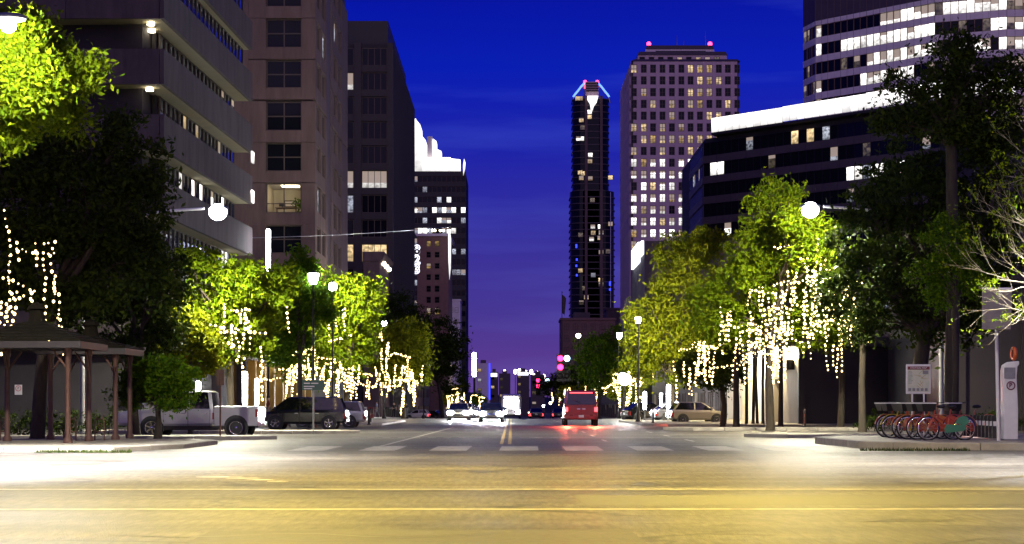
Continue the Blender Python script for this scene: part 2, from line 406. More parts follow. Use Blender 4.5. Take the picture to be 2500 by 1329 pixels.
kerb_run(mr_, [(10.9, 69.25), (9.55, 67.6), (11.1, 65.98), (24, 66.18)])
mr2 = pavement('pavement', [(22, 84.4), (9.4, 84.2), (8.2, 85.4), (9.3, 86.8), (22, 86.6)])
kerb_run(mr2, [(9.2, 87.15), (7.85, 85.4), (9.3, 83.88), (22, 84.08)])
def long_walk(x0, x1, d0, d1):
    o = strip('pavement', x0, x1, d0, d1, .15, M['paving'], 50, thick=.4); setp(o, kind='structure'); return o
for x0, x1, kx in ((-30, -13.55, -13.55), (13.55, 30, 13.55)):
    o = long_walk(x0, x1, 96, 1200)
    for d in range(96, 300, 6):
        mb = MB(); a = (kx, d + .03); b = (kx, d + 5.97); w = .3 * (1 if kx > 0 else -1)
        mb.loft([[(kx - w, q, gz(q) - .2), (kx, q, gz(q) - .2), (kx, q, gz(q) + .156), (kx - w, q, gz(q) + .156)] for q in (d + .02, d + 5.98)])
        mb.build('kerb_stone', M['kerb'], o)
# corner build-outs where the avenue begins
for s in (-1, 1):
    pb = pavement('pavement', [(s * 13.2, 98), (s * 9.6, 99), (s * 8.4, 102), (s * 8.4, 124), (s * 9.6, 128), (s * 13.2, 130)])
    pts = [(s * 13.2, 97.68), (s * 9.4, 98.7), (s * 8.07, 101.9), (s * 8.07, 124.1), (s * 9.5, 128.3)]
    kerb_run(pb, pts if s < 0 else pts[::-1], L=2)

# road markings: thin painted sheets, each bar its own piece
rm = bpy.data.objects.new('road_markings', None); COL.objects.link(rm); rm['kind'] = 'structure'
def mark(name, poly, m='paint', z=.004):
    mb = MB(); mb.add([(x, y, z) for x, y in poly], [tuple(range(len(poly)))]); return mb.build(name, M[m], rm)
for x in (-6.1, -4.0, -1.9, 0.2, 2.15, 4.25, 6.35, 8.3):
    w = .55 + random.uniform(-.04, .04)
    mark('crosswalk_bar', [(x - w, 48.3), (x + w, 48.4), (x + w + .05, 53.4), (x - w + .05, 53.3)])
mark('stop_line', [(-9.0, 79.2), (-.6, 78.8), (-.6, 79.4), (-9.0, 79.8)])
mark('stop_line', [(.7, 67.0), (8.9, 67.2), (8.9, 67.7), (.7, 67.5)])
mark('lane_line', [(-4.45, 48.2), (-4.30, 48.2), (-3.3, 95), (-3.45, 95)], z=.008)
for k in range(14): mark('lane_dash', [(-6.5 + k * .62, 66.4), (-6.2 + k * .62, 66.4), (-6.2 + k * .62, 66.75), (-6.5 + k * .62, 66.75)])
mark('centre_line', [(-.42, 56), (-.30, 56), (-.30, 149), (-.42, 149)], 'paint_yellow')
mark('centre_line', [(-.14, 56), (-.02, 56), (-.02, 149), (-.14, 149)], 'paint_yellow')
for d in range(60, 146, 9):
    for x in (3.4, 6.6): mark('lane_dash', [(x, d), (x + .13, d), (x + .13, d + 3), (x, d + 3)])
mark('edge_line', [(-70, 44.2), (70, 44.2), (70, 44.36), (-70, 44.36)])
for y in (21.2, 26.2):
    for yy in (y,): mark('lane_line', [(-70, yy), (70, yy + .6), (70, yy + .85), (-70, yy + .25)])

# tar repair patches and a worn paint smear
q = random.Random(12)
def blot(name, x, y, rx, ry, m, n=16, z=.004):
    pts = []
    for k in range(n):
        a = 2 * PI * k / n; f = q.uniform(.6, 1.15); pts.append((x + math.cos(a) * rx * f, y + math.sin(a) * ry * f))
    mark(name, pts, m, z)
M['tar'] = mat('tar', (.022, .019, .016), .45, noise=.4, scale=6)
M['patch'] = mat('patch_asphalt', (.062, .056, .048), .6, noise=.45, scale=7, bump=.3)
for (x, y, rx, ry) in ((-3.6, 27.6, .30, .55), (2.3, 28.4, .26, .75), (2.8, 27.7, .22, .35), (-1.2, 19.0, .25, .12), (4.6, 19.5, .7, .2), (7.9, 18.6, .3, .12), (-8.1, 18.7, .35, .14), (-.6, 33.5, .35, .5), (5.9, 41.5, .3, .5)): blot('tar_patch', x, y, rx, ry, 'tar')
mark('asphalt_patch', [(-9.4, 36.2), (-6.1, 36.0), (-6.0, 40.4), (-9.3, 40.6)], 'patch', .003); mark('asphalt_patch', [(1.0, 22.3), (9.6, 22.6), (9.5, 25.2), (.9, 24.9)], 'patch', .003); mark('asphalt_patch', [(-3.2, 14.2), (1.4, 14.3), (1.3, 18.1), (-3.3, 18.0)], 'patch', .003)
for (x, y, rx, ry) in ((-5.5, 31.0, .45, .25), (-5.0, 30.5, .35, .22), (-4.55, 29.9, .3, .22), (-4.2, 29.3, .25, .2)): blot('paint_smear', x, y, rx, ry, 'paint', 13, .006)
for k in range(9):
    x0 = q.uniform(-8, 6); y0 = q.uniform(16, 44); pts = []; L = q.uniform(1.5, 5); n = 9
    up = [(x0 + L * i / n, y0 + .25 * math.sin(i * 1.3 + k) + q.uniform(-.06, .06)) for i in range(n + 1)]
    mark('crack_seal', up + [(x, y + .055 + .03 * math.sin(x * 3)) for x, y in up[::-1]], 'tar', .005)

# hills on the horizon
mb = MB(); n = 60; vs = []; fs = []
for i in range(n + 1):
    x = -2400 + 80 * i; h = 32 + 14 * math.sin(i * .31 + 1) + 8 * math.sin(i * .77)
    vs += [(x, 2500, -16), (x, 2700, h * .8), (x, 3000, h), (x, 3600, -16)]
for i in range(n):
    for j in range(3): a = 4 * i + j; fs.append((a, a + 4, a + 5, a + 1))
mb.add(vs, fs, 0, True); setp(mb.build('hills', M['hill']), kind='structure')

# ================================================================== windows
def window_mesh(w, h, pane, nx=1, ny=1, fw=.08, dep=.12, frame=None, blind=0):
    """a window in its own plane: x across, y away, z up; slot 0 frame, slot 1 pane"""
    mb = MB()
    mb.box(0, fw, 0, dep, 0, h); mb.box(w - fw, w, 0, dep, 0, h); mb.box(fw, w - fw, 0, dep, 0, fw); mb.box(fw, w - fw, 0, dep, h - fw, h)
    for i in range(1, nx): x = w * i / nx; mb.box(x - fw / 2, x + fw / 2, .01, dep - .01, fw, h - fw)
    for j in range(1, ny): z = h * j / ny; mb.box(fw, w - fw, .015, dep - .015, z - fw / 2, z + fw / 2)
    mb.add([(fw, dep * .6, fw), (w - fw, dep * .6, fw), (w - fw, dep * .6, h - fw), (fw, dep * .6, h - fw)], [(0, 1, 2, 3)], 1)
    if blind:
        zb0 = h - fw - (h - 2 * fw) * blind; q = dep * .55
        mb.add([(fw, q, zb0), (w - fw, q, zb0), (w - fw, q, h - fw), (fw, q, h - fw)], [(0, 1, 2, 3)], 2)
    return mb.mesh('window', [frame or M['frame'], pane, M['blind']], fix=False)
class Win:
    """one window size in all its lights"""
    def __init__(s, w, h, **kw): s.w, s.h, s.kw, s.c = w, h, kw, {}
    def get(s, k):
        b = random.choice((0, 0, 0, .25, .45, .7)) if k.startswith('win_') else 0
        if (k, b) not in s.c: s.c[k, b] = window_mesh(s.w, s.h, M[k], blind=b, **s.kw)
        return s.c[k, b]

# ================================================================== near concrete building with balconies
B1 = thing('office_building', 'near concrete office building with stacked balconies and lit ceiling spots', 'building', (-18.06, 85, 0))
U = (.0375, 1.0); UL = math.hypot(*U); U = (U[0] / UL, U[1] / UL); SIDE = 23.5; FRONT = 34
def b1z(py): return Z(py, 85)
pt = lambda s, off=0: (U[0] * s + -U[1] * off, U[1] * s + U[0] * off)     # along the street side, off metres into the block
w1 = Win(1.16, 1.6, fw=.05, dep=.1); wf = Win(1.5, 1.55, fw=.07, dep=.1)
side_ang = math.atan2(U[1], U[0])
for k in range(-4, 6):
    zs = b1z(45 + 160 * k); ztop = zs + 1.82; zn = zs + 3.4
    if zs < 2.5: continue
    # parapet panels: street side in four pieces, front in five
    for i in range(5):
        s0, s1 = SIDE * i / 5 + .015, SIDE * (i + 1) / 5 - .015
        MB().seg(pt(s0), pt(s1), .22, zs, ztop).build('parapet_panel', M['concrete'], B1)
    for i in range(7):
        a, b_ = -.24 - FRONT * i / 7 - .015, -.24 - FRONT * (i + 1) / 7 + .015
        MB().box(b_, a, 0, .22, zs, ztop).build('parapet_panel', M['concrete'], B1)
    # floor slab with its soffit
    MB().prism([pt(.24, .24), pt(SIDE - .02, .24), pt(SIDE - .02, FRONT), (-FRONT, .24)], zs + .03, zs + .33).build('floor_slab', M['soffit'], B1)
    # glazing set back behind the parapets
    for i in range(19):
        s = 3.6 + i * 1.02
        kind = 'glass_blue'
        if k == -1 and i < 3: kind = 'win_cool'
        if k in (1,) and i > 12 and i % 3 == 0: kind = 'win_dim'
        if k == 3 and i in (4, 7, 9, 12, 15): kind = 'win_white'
        if k == 2 and i in (5, 8, 14): kind = 'win_warm'
        if k == 4 and i in (15, 16): kind = 'win_white'
        p = pt(s, .55 if k < 1 else 1.1)
        put('window', w1.get(kind), B1, (p[0], p[1], ztop - .02 + 0), (0, 0, side_ang))
    for i in range(9):
        x = -3.3 - 1.55 * (i + 1)
        kind = 'win_warm' if (k == 0 and 0 <= i <= 2) else ('win_dim' if k in (2,) and i in (3, 5) else 'glass')
        put('window', wf.get(kind), B1, (x, 2.6, ztop - .02))
    # back wall of the balcony recess and ceiling spots
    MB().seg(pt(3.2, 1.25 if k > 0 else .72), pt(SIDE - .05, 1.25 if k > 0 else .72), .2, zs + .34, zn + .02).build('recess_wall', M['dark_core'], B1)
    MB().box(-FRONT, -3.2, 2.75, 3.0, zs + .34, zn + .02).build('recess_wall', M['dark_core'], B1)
    spots = {0: [(-.85, 1.0), (-.1 - .9, 3.0), (-2.6, 1.9)], 1: [(-.9, 1.0), (-1.2, 2.6)], 2: [(-1, 1.2)]}.get(k, [])
    for (x, y) in spots:
        mb = MB(); mb.lathe([(.17, .0), (.20, -.16), (.05, -.18), (.001, -.18)], (x, y, zn + .03), 14)
        mb.build('ceiling_light', M['lamp_warm'], B1)
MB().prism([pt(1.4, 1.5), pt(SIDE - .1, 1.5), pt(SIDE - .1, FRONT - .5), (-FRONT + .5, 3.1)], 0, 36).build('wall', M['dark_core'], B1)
for s in (.6, 8, 15.5, 22.9):
    p = pt(s, .6); MB().box(p[0] - .3, p[0] + .3, p[1] - .3, p[1] + .3, 0, 5.2).build('column', M['concrete'], B1)
# white stair light at the street-side end
p = pt(SIDE - .9, -.12)
for (z0, z1) in ((b1z(240), b1z(205)), (b1z(222) - 3.0, b1z(222) - 2.2)):
    MB().box(p[0] - .05, p[0] + .05, p[1], p[1] + .8, z0, z1).build('lit_panel', M['win_white'], B1)
# glass rail of the corner balcony
for k, py in ((0, 118),):
    zt = b1z(45) + 1.82
    mb = MB(); mb.tube([(-2.6, .6, zt + .18), (-.2, .6, zt + .18)], .025, 6); mb.tube([(-.2, .6, zt + .18), (-.2, .6, zt)], .02, 6); mb.tube([(-2.6, .6, zt + .18), (-2.6, .6, zt)], .02, 6)
    mb.build('rail', M['steel'], B1)

# ================================================================== tan building with big square windows
B2 = thing('tan_building', 'tan stone office block with large square windows, one showing a lit room', 'building', (-18.24, 152, 0))
def z2(py): return Z(py, 152)
rows2 = [(-156, -86), (-55, 15), (45, 115), (146, 214), (247, 318), (348, 417), (447, 520), (549, 618), (650, 718), (751, 818), (852, 918)]
wx0, wx1 = -4.60, -1.30; WL = -13.0
w2 = Win(wx1 - wx0, 2.70, nx=2, ny=2, fw=.10, dep=.16)
zb = 0
for i, (a, b_) in enumerate(rows2):
    zt, zbm = z2(a), z2(b_)
    lit = i == 6
    kind = {3: 'glass', 4: 'glass', 5: 'glass'}.get(i, 'glass')
    if not lit: put('window', w2.get(kind), B2, (wx0, .38, zbm), scale=(1, 1, (zt - zbm) / 2.70))
    # stone panels: pier either side of the window and a band under it
    MB().box(wx1 + .012, -.012, 0, .45, zbm - 1.10, zt - .012).build('wall_panel', M['concrete_tan'], B2)
    MB().box(wx0 - 1.6, wx0 - .012, 0, .45, zbm - 1.10, zt - .012).build('wall_panel', M['concrete_tan'], B2)
    MB().box(wx0, wx1, .02, .45, zbm - 1.10, zbm - .012).build('wall_panel', M['concrete_tan'], B2)
    if lit:
        r0, r1 = wx0, wx1; dpt = 4.5
        MB().box(r0, r1, .5 + dpt, .6 + dpt, zbm, zt).build('room_wall', M['cream'], B2)
        MB().box(r0 - .1, r0, .5, .5 + dpt, zbm, zt).build('room_wall', M['cream'], B2)
        MB().box(r1, r1 + .1, .5, .5 + dpt, zbm, zt).build('room_wall', M['cream'], B2)
        MB().box(r0, r1, .5, .5 + dpt, zbm - .1, zbm - .02).build('room_floor', M['concrete_tan'], B2)
        MB().box(r0, r1, .5, .5 + dpt, zt, zt + .1).build('room_ceiling', M['white_paint'], B2)
        MB().box(r0 + 1.2, r1 - .5, 1.6, 2.6, zt - .08, zt - .02).build('ceiling_light', emit('office_light', (1, .86, .60), 9), B2)
        mb = MB(); mb.box(r0 + 1.0, r0 + 2.2, 4.88, 4.96, zbm + 1.1, zbm + 1.75); mb.build('picture_frame', M['frame'], B2)
        mb = MB(); mb.box(r0 + 1.12, r0 + 2.08, 4.84, 4.90, zbm + 1.2, zbm + 1.65); mb.build('picture', M['pale_stone'], B2)
        mb = MB(); mb.box(r0 + .6, r0 + 2.6, 1.9, 2.8, zbm + .68, zbm + .74)
        for xx in (.7, 2.5): mb.box(r0 + xx - .03, r0 + xx + .03, 2.0, 2.7, zbm, zbm + .68)
        mb.build('desk', M['bronze'], B2)
        mb = MB(); mb.box(r0 + .9, r0 + 1.5, 2.3, 2.35, zbm + .85, zbm + 1.2); mb.box(r0 + 1.15, r0 + 1.25, 2.3, 2.38, zbm + .74, zbm + .86); mb.build('computer_screen', M['black'], B2)
        mb = MB(); mb.lathe([(.16, 0), (.2, .35), (.001, .35)], (r1 - .5, 3.4, zbm), 10); mb.build('plant_pot', M['dark_metal'], B2)
        mb = MB()
        for q in range(160):
            c = Vector((r1 - .5, 3.4, zbm + 1.15)) + Vector((random.gauss(0, .28), random.gauss(0, .28), random.gauss(0, .38))); a = random.random() * 6.3; e = Vector((math.cos(a), .3, math.sin(a))) * .13; f2 = Vector((-e.z, .1, e.x)) * .4
            mb.add([c - e, c + f2, c + e, c - f2], [(0, 1, 2, 3)])
        mb.build('pot_plant', M['leaf_green'], B2, kind='stuff')
        mb = MB(); w_, h_ = wx1 - wx0, zt - zbm
        for (a0, a1, c0, c1) in ((0, .1, 0, h_), (w_ - .1, w_, 0, h_), (.1, w_ - .1, 0, .1), (.1, w_ - .1, h_ - .1, h_), (w_ / 2 - .05, w_ / 2 + .05, .1, h_ - .1), (.1, w_ - .1, .85, .93)): mb.box(wx0 + a0, wx0 + a1, .3, .42, zbm + c0, zbm + c1)
        mb.build('window_frame', M['frame'], B2)
        continue
# body behind the panels, with the lit room left open
zr0, zr1 = z2(520) - .12, z2(447) + .12; bd = 30
MB().box(WL, -.30, .56, bd, 0, zr0).build('core', M['dark_core'], B2)
MB().box(WL, -.30, .56, bd, zr1, 46).build('core', M['dark_core'], B2)
MB().box(WL, -.30, 5.65, bd, zr0, zr1).build('core', M['dark_core'], B2)
MB().box(wx1 + .12, -.30, .56, 5.65, zr0, zr1).build('core', M['dark_core'], B2)
MB().box(WL, wx0 - .12, .56, 5.65, zr0, zr1).build('core', M['dark_core'], B2)
MB().box(WL, wx0 - 1.62, .02, .5, 0, 46).build('wall', M['concrete_tan'], B2)
# street side: two bays of paired windows per floor between piers
ws = Win(3.0, 2.35, fw=.10, dep=.16, nx=2)
bays = [(1.2, 4.2), (5.3, 8.3), (15.6, 18.6), (20.0, 23.0)]
for i, (a, b_) in enumerate(rows2[:-1]):
    zt, zbm = z2(a), z2(b_); 
    for j, (s0, s1) in enumerate(bays):
        kd = 'win_cool' if (i, j) in ((2, 1), (1, 2), (6, 0)) else 'glass_blue'
        put('window', ws.get(kd), B2, (-.12, s0, zbm + .3), (0, 0, PI / 2))
    for (s0, s1) in ((.46, 1.2), (4.2, 5.3), (8.3, 10.2), (13.6, 15.6), (18.6, 20.0), (23.0, 29.9)):
        MB().box(-.30, 0, s0 + .012, s1 - .012, zbm - 1.1, zt - .012).build('wall_panel', M['concrete_tan'], B2)
    for (s0, s1) in bays:
        MB().box(-.30, -.01, s0, s1, zbm - 1.1, zbm + .29).build('wall_panel', M['concrete_tan'], B2)
MB().box(-.29, -.1, 10.2, 13.6, 6, 45.9).build('recess_wall', M['dark_stone'], B2)

# ground-floor shop arcade along the avenue, ochre piers with lit shopfronts
AR = thing('shop_arcade', 'low arcade of ochre piers with lit shopfronts behind the parked pickup', 'building', (-18.0, 110, 0))
MB().box(-6, -.02, 0, 41.5, 4.4, 5.9).build('fascia_band', M['dark_stone'], AR)
MB().box(-6, -2.2, 0, 41.5, -.3, 4.4).build('wall', M['cream'], AR)
wsf = Win(2.6, 3.1, nx=2, ny=1, fw=.09, dep=.12)
for i in range(9):
    y = .3 + i * 4.6
    MB().box(-.75, -.02, y, y + .85, -.2, 4.4).build('pier', M['ochre'], AR)
    if i < 8: put('window', wsf.get('win_warm' if i in (1, 3, 6) else ('win_yellow' if i in (0, 4) else 'win_dim')), AR, (-2.05, y + 1.5, .35), (0, 0, PI / 2))
MB().box(-16, -1.2, -.5, -.02, -.3, 5.6).build('end_wall', M['ochre'], AR)
for i in range(4): put('window', wsf.get('win_warm' if i % 2 else 'win_yellow'), AR, (-4.4 - 3.4 * i, -.62, .4))

# ================================================================== dark tower with fins, and its slim neighbour
B3 = thing('dark_tower', 'dark brown office tower with vertical fins and a black penthouse on top', 'building', (-18.3, 252, -1))
def z3(py): return Z(py, 252) + 1
H3 = z3(105)
MB().box(-14, -.4, .6, 58, 0, H3 - .1).build('core', M['dark_core'], B3)
MB().box(-13, -1.0, 3, 46, H3 - .1, Z(55, 256) + 1).build('penthouse', M['black'], B3)
for (x0, x1) in ((-.9, 0), (-6.0, -4.9), (-14, -12.6)):
    MB().box(x0, x1, 0, .9, 0, H3).build('pier', M['black_stone'], B3)
w3a = Win(3.9, 2.7, nx=4, ny=1, fw=.08, dep=.14); w3b = Win(2.0, 2.7, nx=2, fw=.08, dep=.14)
for i in range(15):
    py = 115 + 60 * i; zt = z3(py); zb_ = z3(py + 44)
    if zb_ < 1: continue
    MB().box(-4.9, -.9, .15, .7, z3(py + 60), zb_ - .01).build('spandrel', M['black_stone'], B3)
    MB().box(-12.6, -6.0, .15, .7, z3(py + 60), zb_ - .01).build('spandrel', M['black_stone'], B3)
    ka = {5: 'win_white', 6: 'glass', 8: 'win_warm', 9: 'glass'}.get(i, 'glass'); kb = {0: 'glass', 1: 'win_white', 5: 'win_white', 6: 'win_cool', 8: 'win_warm'}.get(i, 'glass')
    put('window', w3a.get(ka), B3, (-4.85, .45, zb_)); put('window', w3b.get(kb), B3, (-8.1, .45, zb_)); put('window', w3b.get('glass'), B3, (-10.2, .45, zb_))
for i in range(26):
    y = 1.0 + i * 2.2; MB().box(-.42, .0, y, y + .55, 0, H3 - .02).build('fin', M['black_stone'], B3)
MB().box(-.46, -.1, .95, 58, H3 - 1.2, H3 - .05).build('parapet', M['black_stone'], B3)

B6 = thing('slim_stone_building', 'slim stone slab building with three downlights under its cornice', 'building', (-18.3, 226, -.8))
H6 = Z(615, 226) + .8
for i in range(6):
    MB().box(-2.2, 0, 3 * i + .02, 3 * i + 2.98, 0, H6 - 1.3).build('wall_panel', M['concrete_tan'], B6)
    MB().box(-.28, .10, 3 * i + 1.2, 3 * i + 1.75, 0, H6 - 3.6).build('pilaster', M['concrete_tan'], B6)
MB().prof([(-2.3, H6 - 1.28), (.15, H6 - 1.28), (.7, H6 - .2), (.7, H6), (-2.3, H6)], 'y', -.2, 18.3).build('cornice', M['concrete_tan'], B6)
for y in (3.5, 8.5, 13.5):
    MB().ball((.35, y, H6 - 1.35), .34, 10, 6).build('downlight', emit('downlight', (1, .80, .62), 7), B6)

def text_mesh(s, size, depth=.04, name='lettering', bold=0.0):
    c = bpy.data.curves.new('txt', 'FONT'); c.body = s; c.size = size; c.extrude = depth; c.offset = bold; c.align_x = 'CENTER'; c.align_y = 'CENTER'
    o = bpy.data.objects.new('txt', c); COL.objects.link(o); bpy.context.view_layer.update()
    me = bpy.data.meshes.new_from_object(o.evaluated_get(bpy.context.evaluated_depsgraph_get())); bpy.data.objects.remove(o); me.name = name; return me
SG = thing('number_sign', 'vertical lit sign reading 8 2 3 on the dark tower corner', 'sign', (X(1018, 309), 309, 0))
for ch, py in (('8', 611), ('2', 635), ('3', 658)):
    me = text_mesh(ch, 2.35, .06, 'digit', .11); me.materials.append(M['neon_white']); put('digit', me, SG, (0, 0, Z(py, 309)), (PI / 2, 0, 0))
    me = text_mesh(ch, 2.30, .10, 'digit_face', -.02); me.materials.append(M['black']); put('digit_face', me, SG, (0, -.02, Z(py, 309)), (PI / 2, 0, 0))
MB().box(-.9, -.62, .2, .4, Z(672, 309), Z(598, 309)).build('bracket', M['dark_metal'], SG)

# ================================================================== glass tower with the stepped lit crown
B4 = thing('stepped_tower', 'dark glass tower with a stepped white lit crown', 'building', (X(1138, 600), 600, -4.5))
def z4(py): return Z(py, 600) + 4.5
def x4(px): return (px - 1138) / F * 600
HB = z4(418)
MB().box(x4(985), -.25, .5, 40, 0, HB).build('core', M['dark_core'], B4)
w4 = Win(1.72, 2.1, fw=.07, dep=.2); nlit = {2: .35, 3: .75, 4: .3, 5: .65, 6: .2, 7: .4, 9: .25, 10: .15, 12: .12}
for i in range(16):
    zt = z4(430 + 25.3 * i)
    MB().box(x4(985), -.02, .1, .5, zt, zt + 1.6).build('spandrel', M['black'], B4)
    for j in range(11):
        p = nlit.get(i, .06); k = 'win_cool' if random.random() < p else 'glass'
        if k == 'win_cool' and random.random() < .3: k = 'win_white'
        put('window', w4.get(k), B4, (x4(1008) + 1.76 * j, .25, zt - 2.15))
def crown(px0, px1, py0, py1, y0, y1, slope=0):
    a, b_ = x4(px0), x4(px1); z0, z1 = z4(py1), z4(py0); s = slope * (b_ - a)
    MB().prof([(a, z0), (b_, z0), (b_ - s * .3, z1 - s), (a, z1)], 'y', y0, y1).build('crown_wall', M['fascia'], B4)  # crown walls glow themselves; their white lighting is put into the material
crown(990, 1013, 283, 412, 6, 20); crown(1012, 1029, 285, 412, 4, 18, .9); crown(1029, 1041, 328, 412, 3.4, 16, .9)
crown(1030, 1100, 384, 419, .6, 3.2); crown(1100, 1124, 386, 419, 1.4, 5, .1)
MB().box(x4(1042), x4(1054), 3, 12, HB, z4(330)).build('crown_pier', M['pale_stone'], B4)
crown(1056, 1066, 336, 412, 2.6, 10, .6); crown(1066, 1078, 362, 412, 2.2, 8, .4)
MB().prof([(x4(1131), z4(430)), (x4(1135.5), z4(412)), (x4(1136.5), z4(398)), (x4(1133), z4(388)), (x4(1130.5), z4(405))], 'y', -.3, .1).build('light_strip', M['fascia'], B4)

# ================================================================== brown masonry block
B5 = thing('brown_building', 'brown masonry block with pairs of small yellow windows', 'building', (X(1095, 400), 400, -2.5))
def z5(py): return Z(py, 400) + 2.5
def x5(px): return (px - 1095) / F * 400
H5 = z5(577)
cols5 = [(1041, 1052), (1061, 1073)]; rows5 = [(588, 602), (615, 629), (643, 656), (670, 684), (698, 713), (725, 740), (752, 768), (779, 794)]
edges = [1020, 1041, 1052, 1061, 1073, 1095]
for a, b_ in ((1020, 1041), (1052, 1061), (1073, 1095)): MB().box(x5(a), x5(b_), 0, .5, 0, H5).build('pier', M['brown_brick'], B5)
MB().box(x5(1018), -.05, .5, 26, 0, H5 - .1).build('core', M['brown_brick'], B5)
w5 = Win(1.15, 1.4, nx=1, ny=2, fw=.07, dep=.15)
for r, (a, b_) in enumerate(rows5):
    for c, (p0, p1) in enumerate(cols5):
        put('window', w5.get('win_yellow' if (r, c) in ((0, 0), (0, 1), (2, 0), (6, 0), (6, 1)) else 'glass'), B5, (x5(p0) + .02, .3, z5(b_)), scale=((x5(p1) - x5(p0) - .04) / 1.15, 1, (z5(a) - z5(b_)) / 1.4))
        z1 = H5 - .02 if r == 0 else z5(rows5[r - 1][1]) - .02
        MB().box(x5(p0), x5(p1), .06, .48, z5(a) + .02, z1).build('spandrel', M['brown_brick'], B5)
MB().prof([(x5(1020) - .3, H5), (.35, H5), (.6, H5 + .6), (x5(1020) - .6, H5 + .6)], 'y', -.35, 26).build('cornice', M['pale_stone'], B5)
for px in (1035, 1043, 1056, 1062, 1075, 1083):
    mb = MB(); x = x5(px); mb.tube([(x, -.1, H5 + .6), (x, -.1, H5 + 1.1)], .05, 6); mb.build('lamp_stem', M['dark_metal'], B5)
    MB().ball((x, -.1, H5 + 1.35), .28, 8, 6).build('roof_light', M['lamp_warm'], B5)
B5b = thing('blade_sign', 'tall narrow white lit blade sign on the brown block corner', 'sign', (X(1097, 396), 396, 0))
mb = MB(); mb.prof([(-.28, Z(575, 396)), (.0, Z(560, 396)), (.40, Z(583, 396)), (.34, Z(655, 396)), (.02, Z(684, 396)), (-.24, Z(640, 396))], 'y', 0, .5); mb.build('sign_box', M['fascia'], B5b)
for py in (590, 640): MB().tube([(-.3, .3, Z(py, 396)), (-.3, 4, Z(py, 396))], .06, 6).build('bracket', M['dark_metal'], B5b)
B5c = thing('narrow_building', 'narrow plain stone building wedged beside the brown block', 'building', (X(1124, 470), 470, -3.2))
h = Z(735, 470) + 3.2; wn = Win(1.0, 1.5, ny=2, fw=.07, dep=.12)
MB().box(-4.2, -.02, 0, 14, 0, h).build('wall', M['pale_stone'], B5c); MB().box(-4.3, .15, -.15, 14, h, h + .5).build('cornice', M['pale_stone'], B5c)
for i in range(4): put('window', wn.get('win_warm' if i == 1 else 'glass'), B5c, (-3.1, -.06, h - 3.4 - 3.3 * i)); put('window', wn.get('glass'), B5c, (-1.6, -.06, h - 3.4 - 3.3 * i))

# ================================================================== slender tower with blue lit crown
d9 = 977; B9 = thing('slender_tower', 'tallest slender residential tower with blue lit arcs and red beacons at its crown', 'building', (X(1445, d9), d9, -8))
def z9(py): return Z(py, d9) + 8
def x9(px): return (px - 1445) / F * d9
def rounded(px0, px1, dep, n=6):
    a, b_ = x9(px0), x9(px1); r = (b_ - a) * .28; pts = []
    for (cx, cy, t0) in ((b_ - r, r, -90), (b_ - r, dep - r, 0), (a + r, dep - r, 90), (a + r, r, 180)):
        for i in range(n + 1): t = R(t0 + 90 * i / n); pts.append((cx + r * math.cos(t), cy + r * math.sin(t)))
    return pts
main = rounded(1397, 1489, 24); low = rounded(1391, 1503, 27)
sh = lambda poly, k: [(x * k, (y - 12) * k + 12) for x, y in poly]
MB().prism(sh(main, .97), 0, z9(240)).build('core', M['glass'], B9); MB().prism(sh(low, .97), 0, z9(466)).build('core', M['glass'], B9)
mb = MB()
for i in range(60):
    z = z9(240) - 3.9 * i
    if z < 2: break
    mb.prism(main if z > z9(466) else low, z - .55, z)
mb.build('floor_slab', M['dark_stone'], B9, kind='stuff')
for px in (1431, 1468): MB().box(x9(px) - .8, x9(px) + .8, -1.0, 1.5, 0, z9(235)).build('pilaster', M['concrete_tan'], B9)
MB().box(x9(1430), x9(1462), 2, 22, z9(240), z9(198)).build('crown_shaft', M['pink_stone'], B9)
for i in range(4): MB().box(x9(1431), x9(1461), 1.5, 2, z9(222 - 6 * i), z9(219 - 6 * i)).build('louvre', M['dark_metal'], B9)
MB().prof([(x9(1434), z9(236)), (x9(1460), z9(236)), (x9(1456), z9(252)), (x9(1449), z9(262)), (x9(1446), z9(274)), (x9(1442), z9(272)), (x9(1440), z9(256)), (x9(1434), z9(246))], 'y', -2.0, -1.6).build('crown_lit_area', M['fascia'], B9)  # glowing sheet in the shape of the white lit area, not a lamp
for s in (-1, 1):
    arc = [(x9(1445 + s * a), 8, z9(b_)) for a, b_ in ((15, 196), (24, 205), (33, 217), (39, 224), (44, 231))]
    MB().tube(arc, .75, 6).build('neon_arc', M['neon_blue'], B9)
    MB().tube([(p[0], p[1], p[2] - .9) for p in arc] + [(x9(1445 + s * 46), 8, z9(246))], .5, 5).build('crown_rib', M['steel'], B9)
    MB().ball((x9(1445 + s * 15), 8, z9(194)), 1.1, 10, 6).build('beacon', M['beacon_red'], B9)
    MB().tube([(x9(1445 + s * 15), 8, z9(195)), (x9(1445 + s * 16), 8, z9(210))], .45, 6).build('beacon_glow_post', M['tail_red'], B9)  # post glows too: the red beacon light is put into its material
w9 = Win(3.0, 2.8, fw=.2, dep=.5)
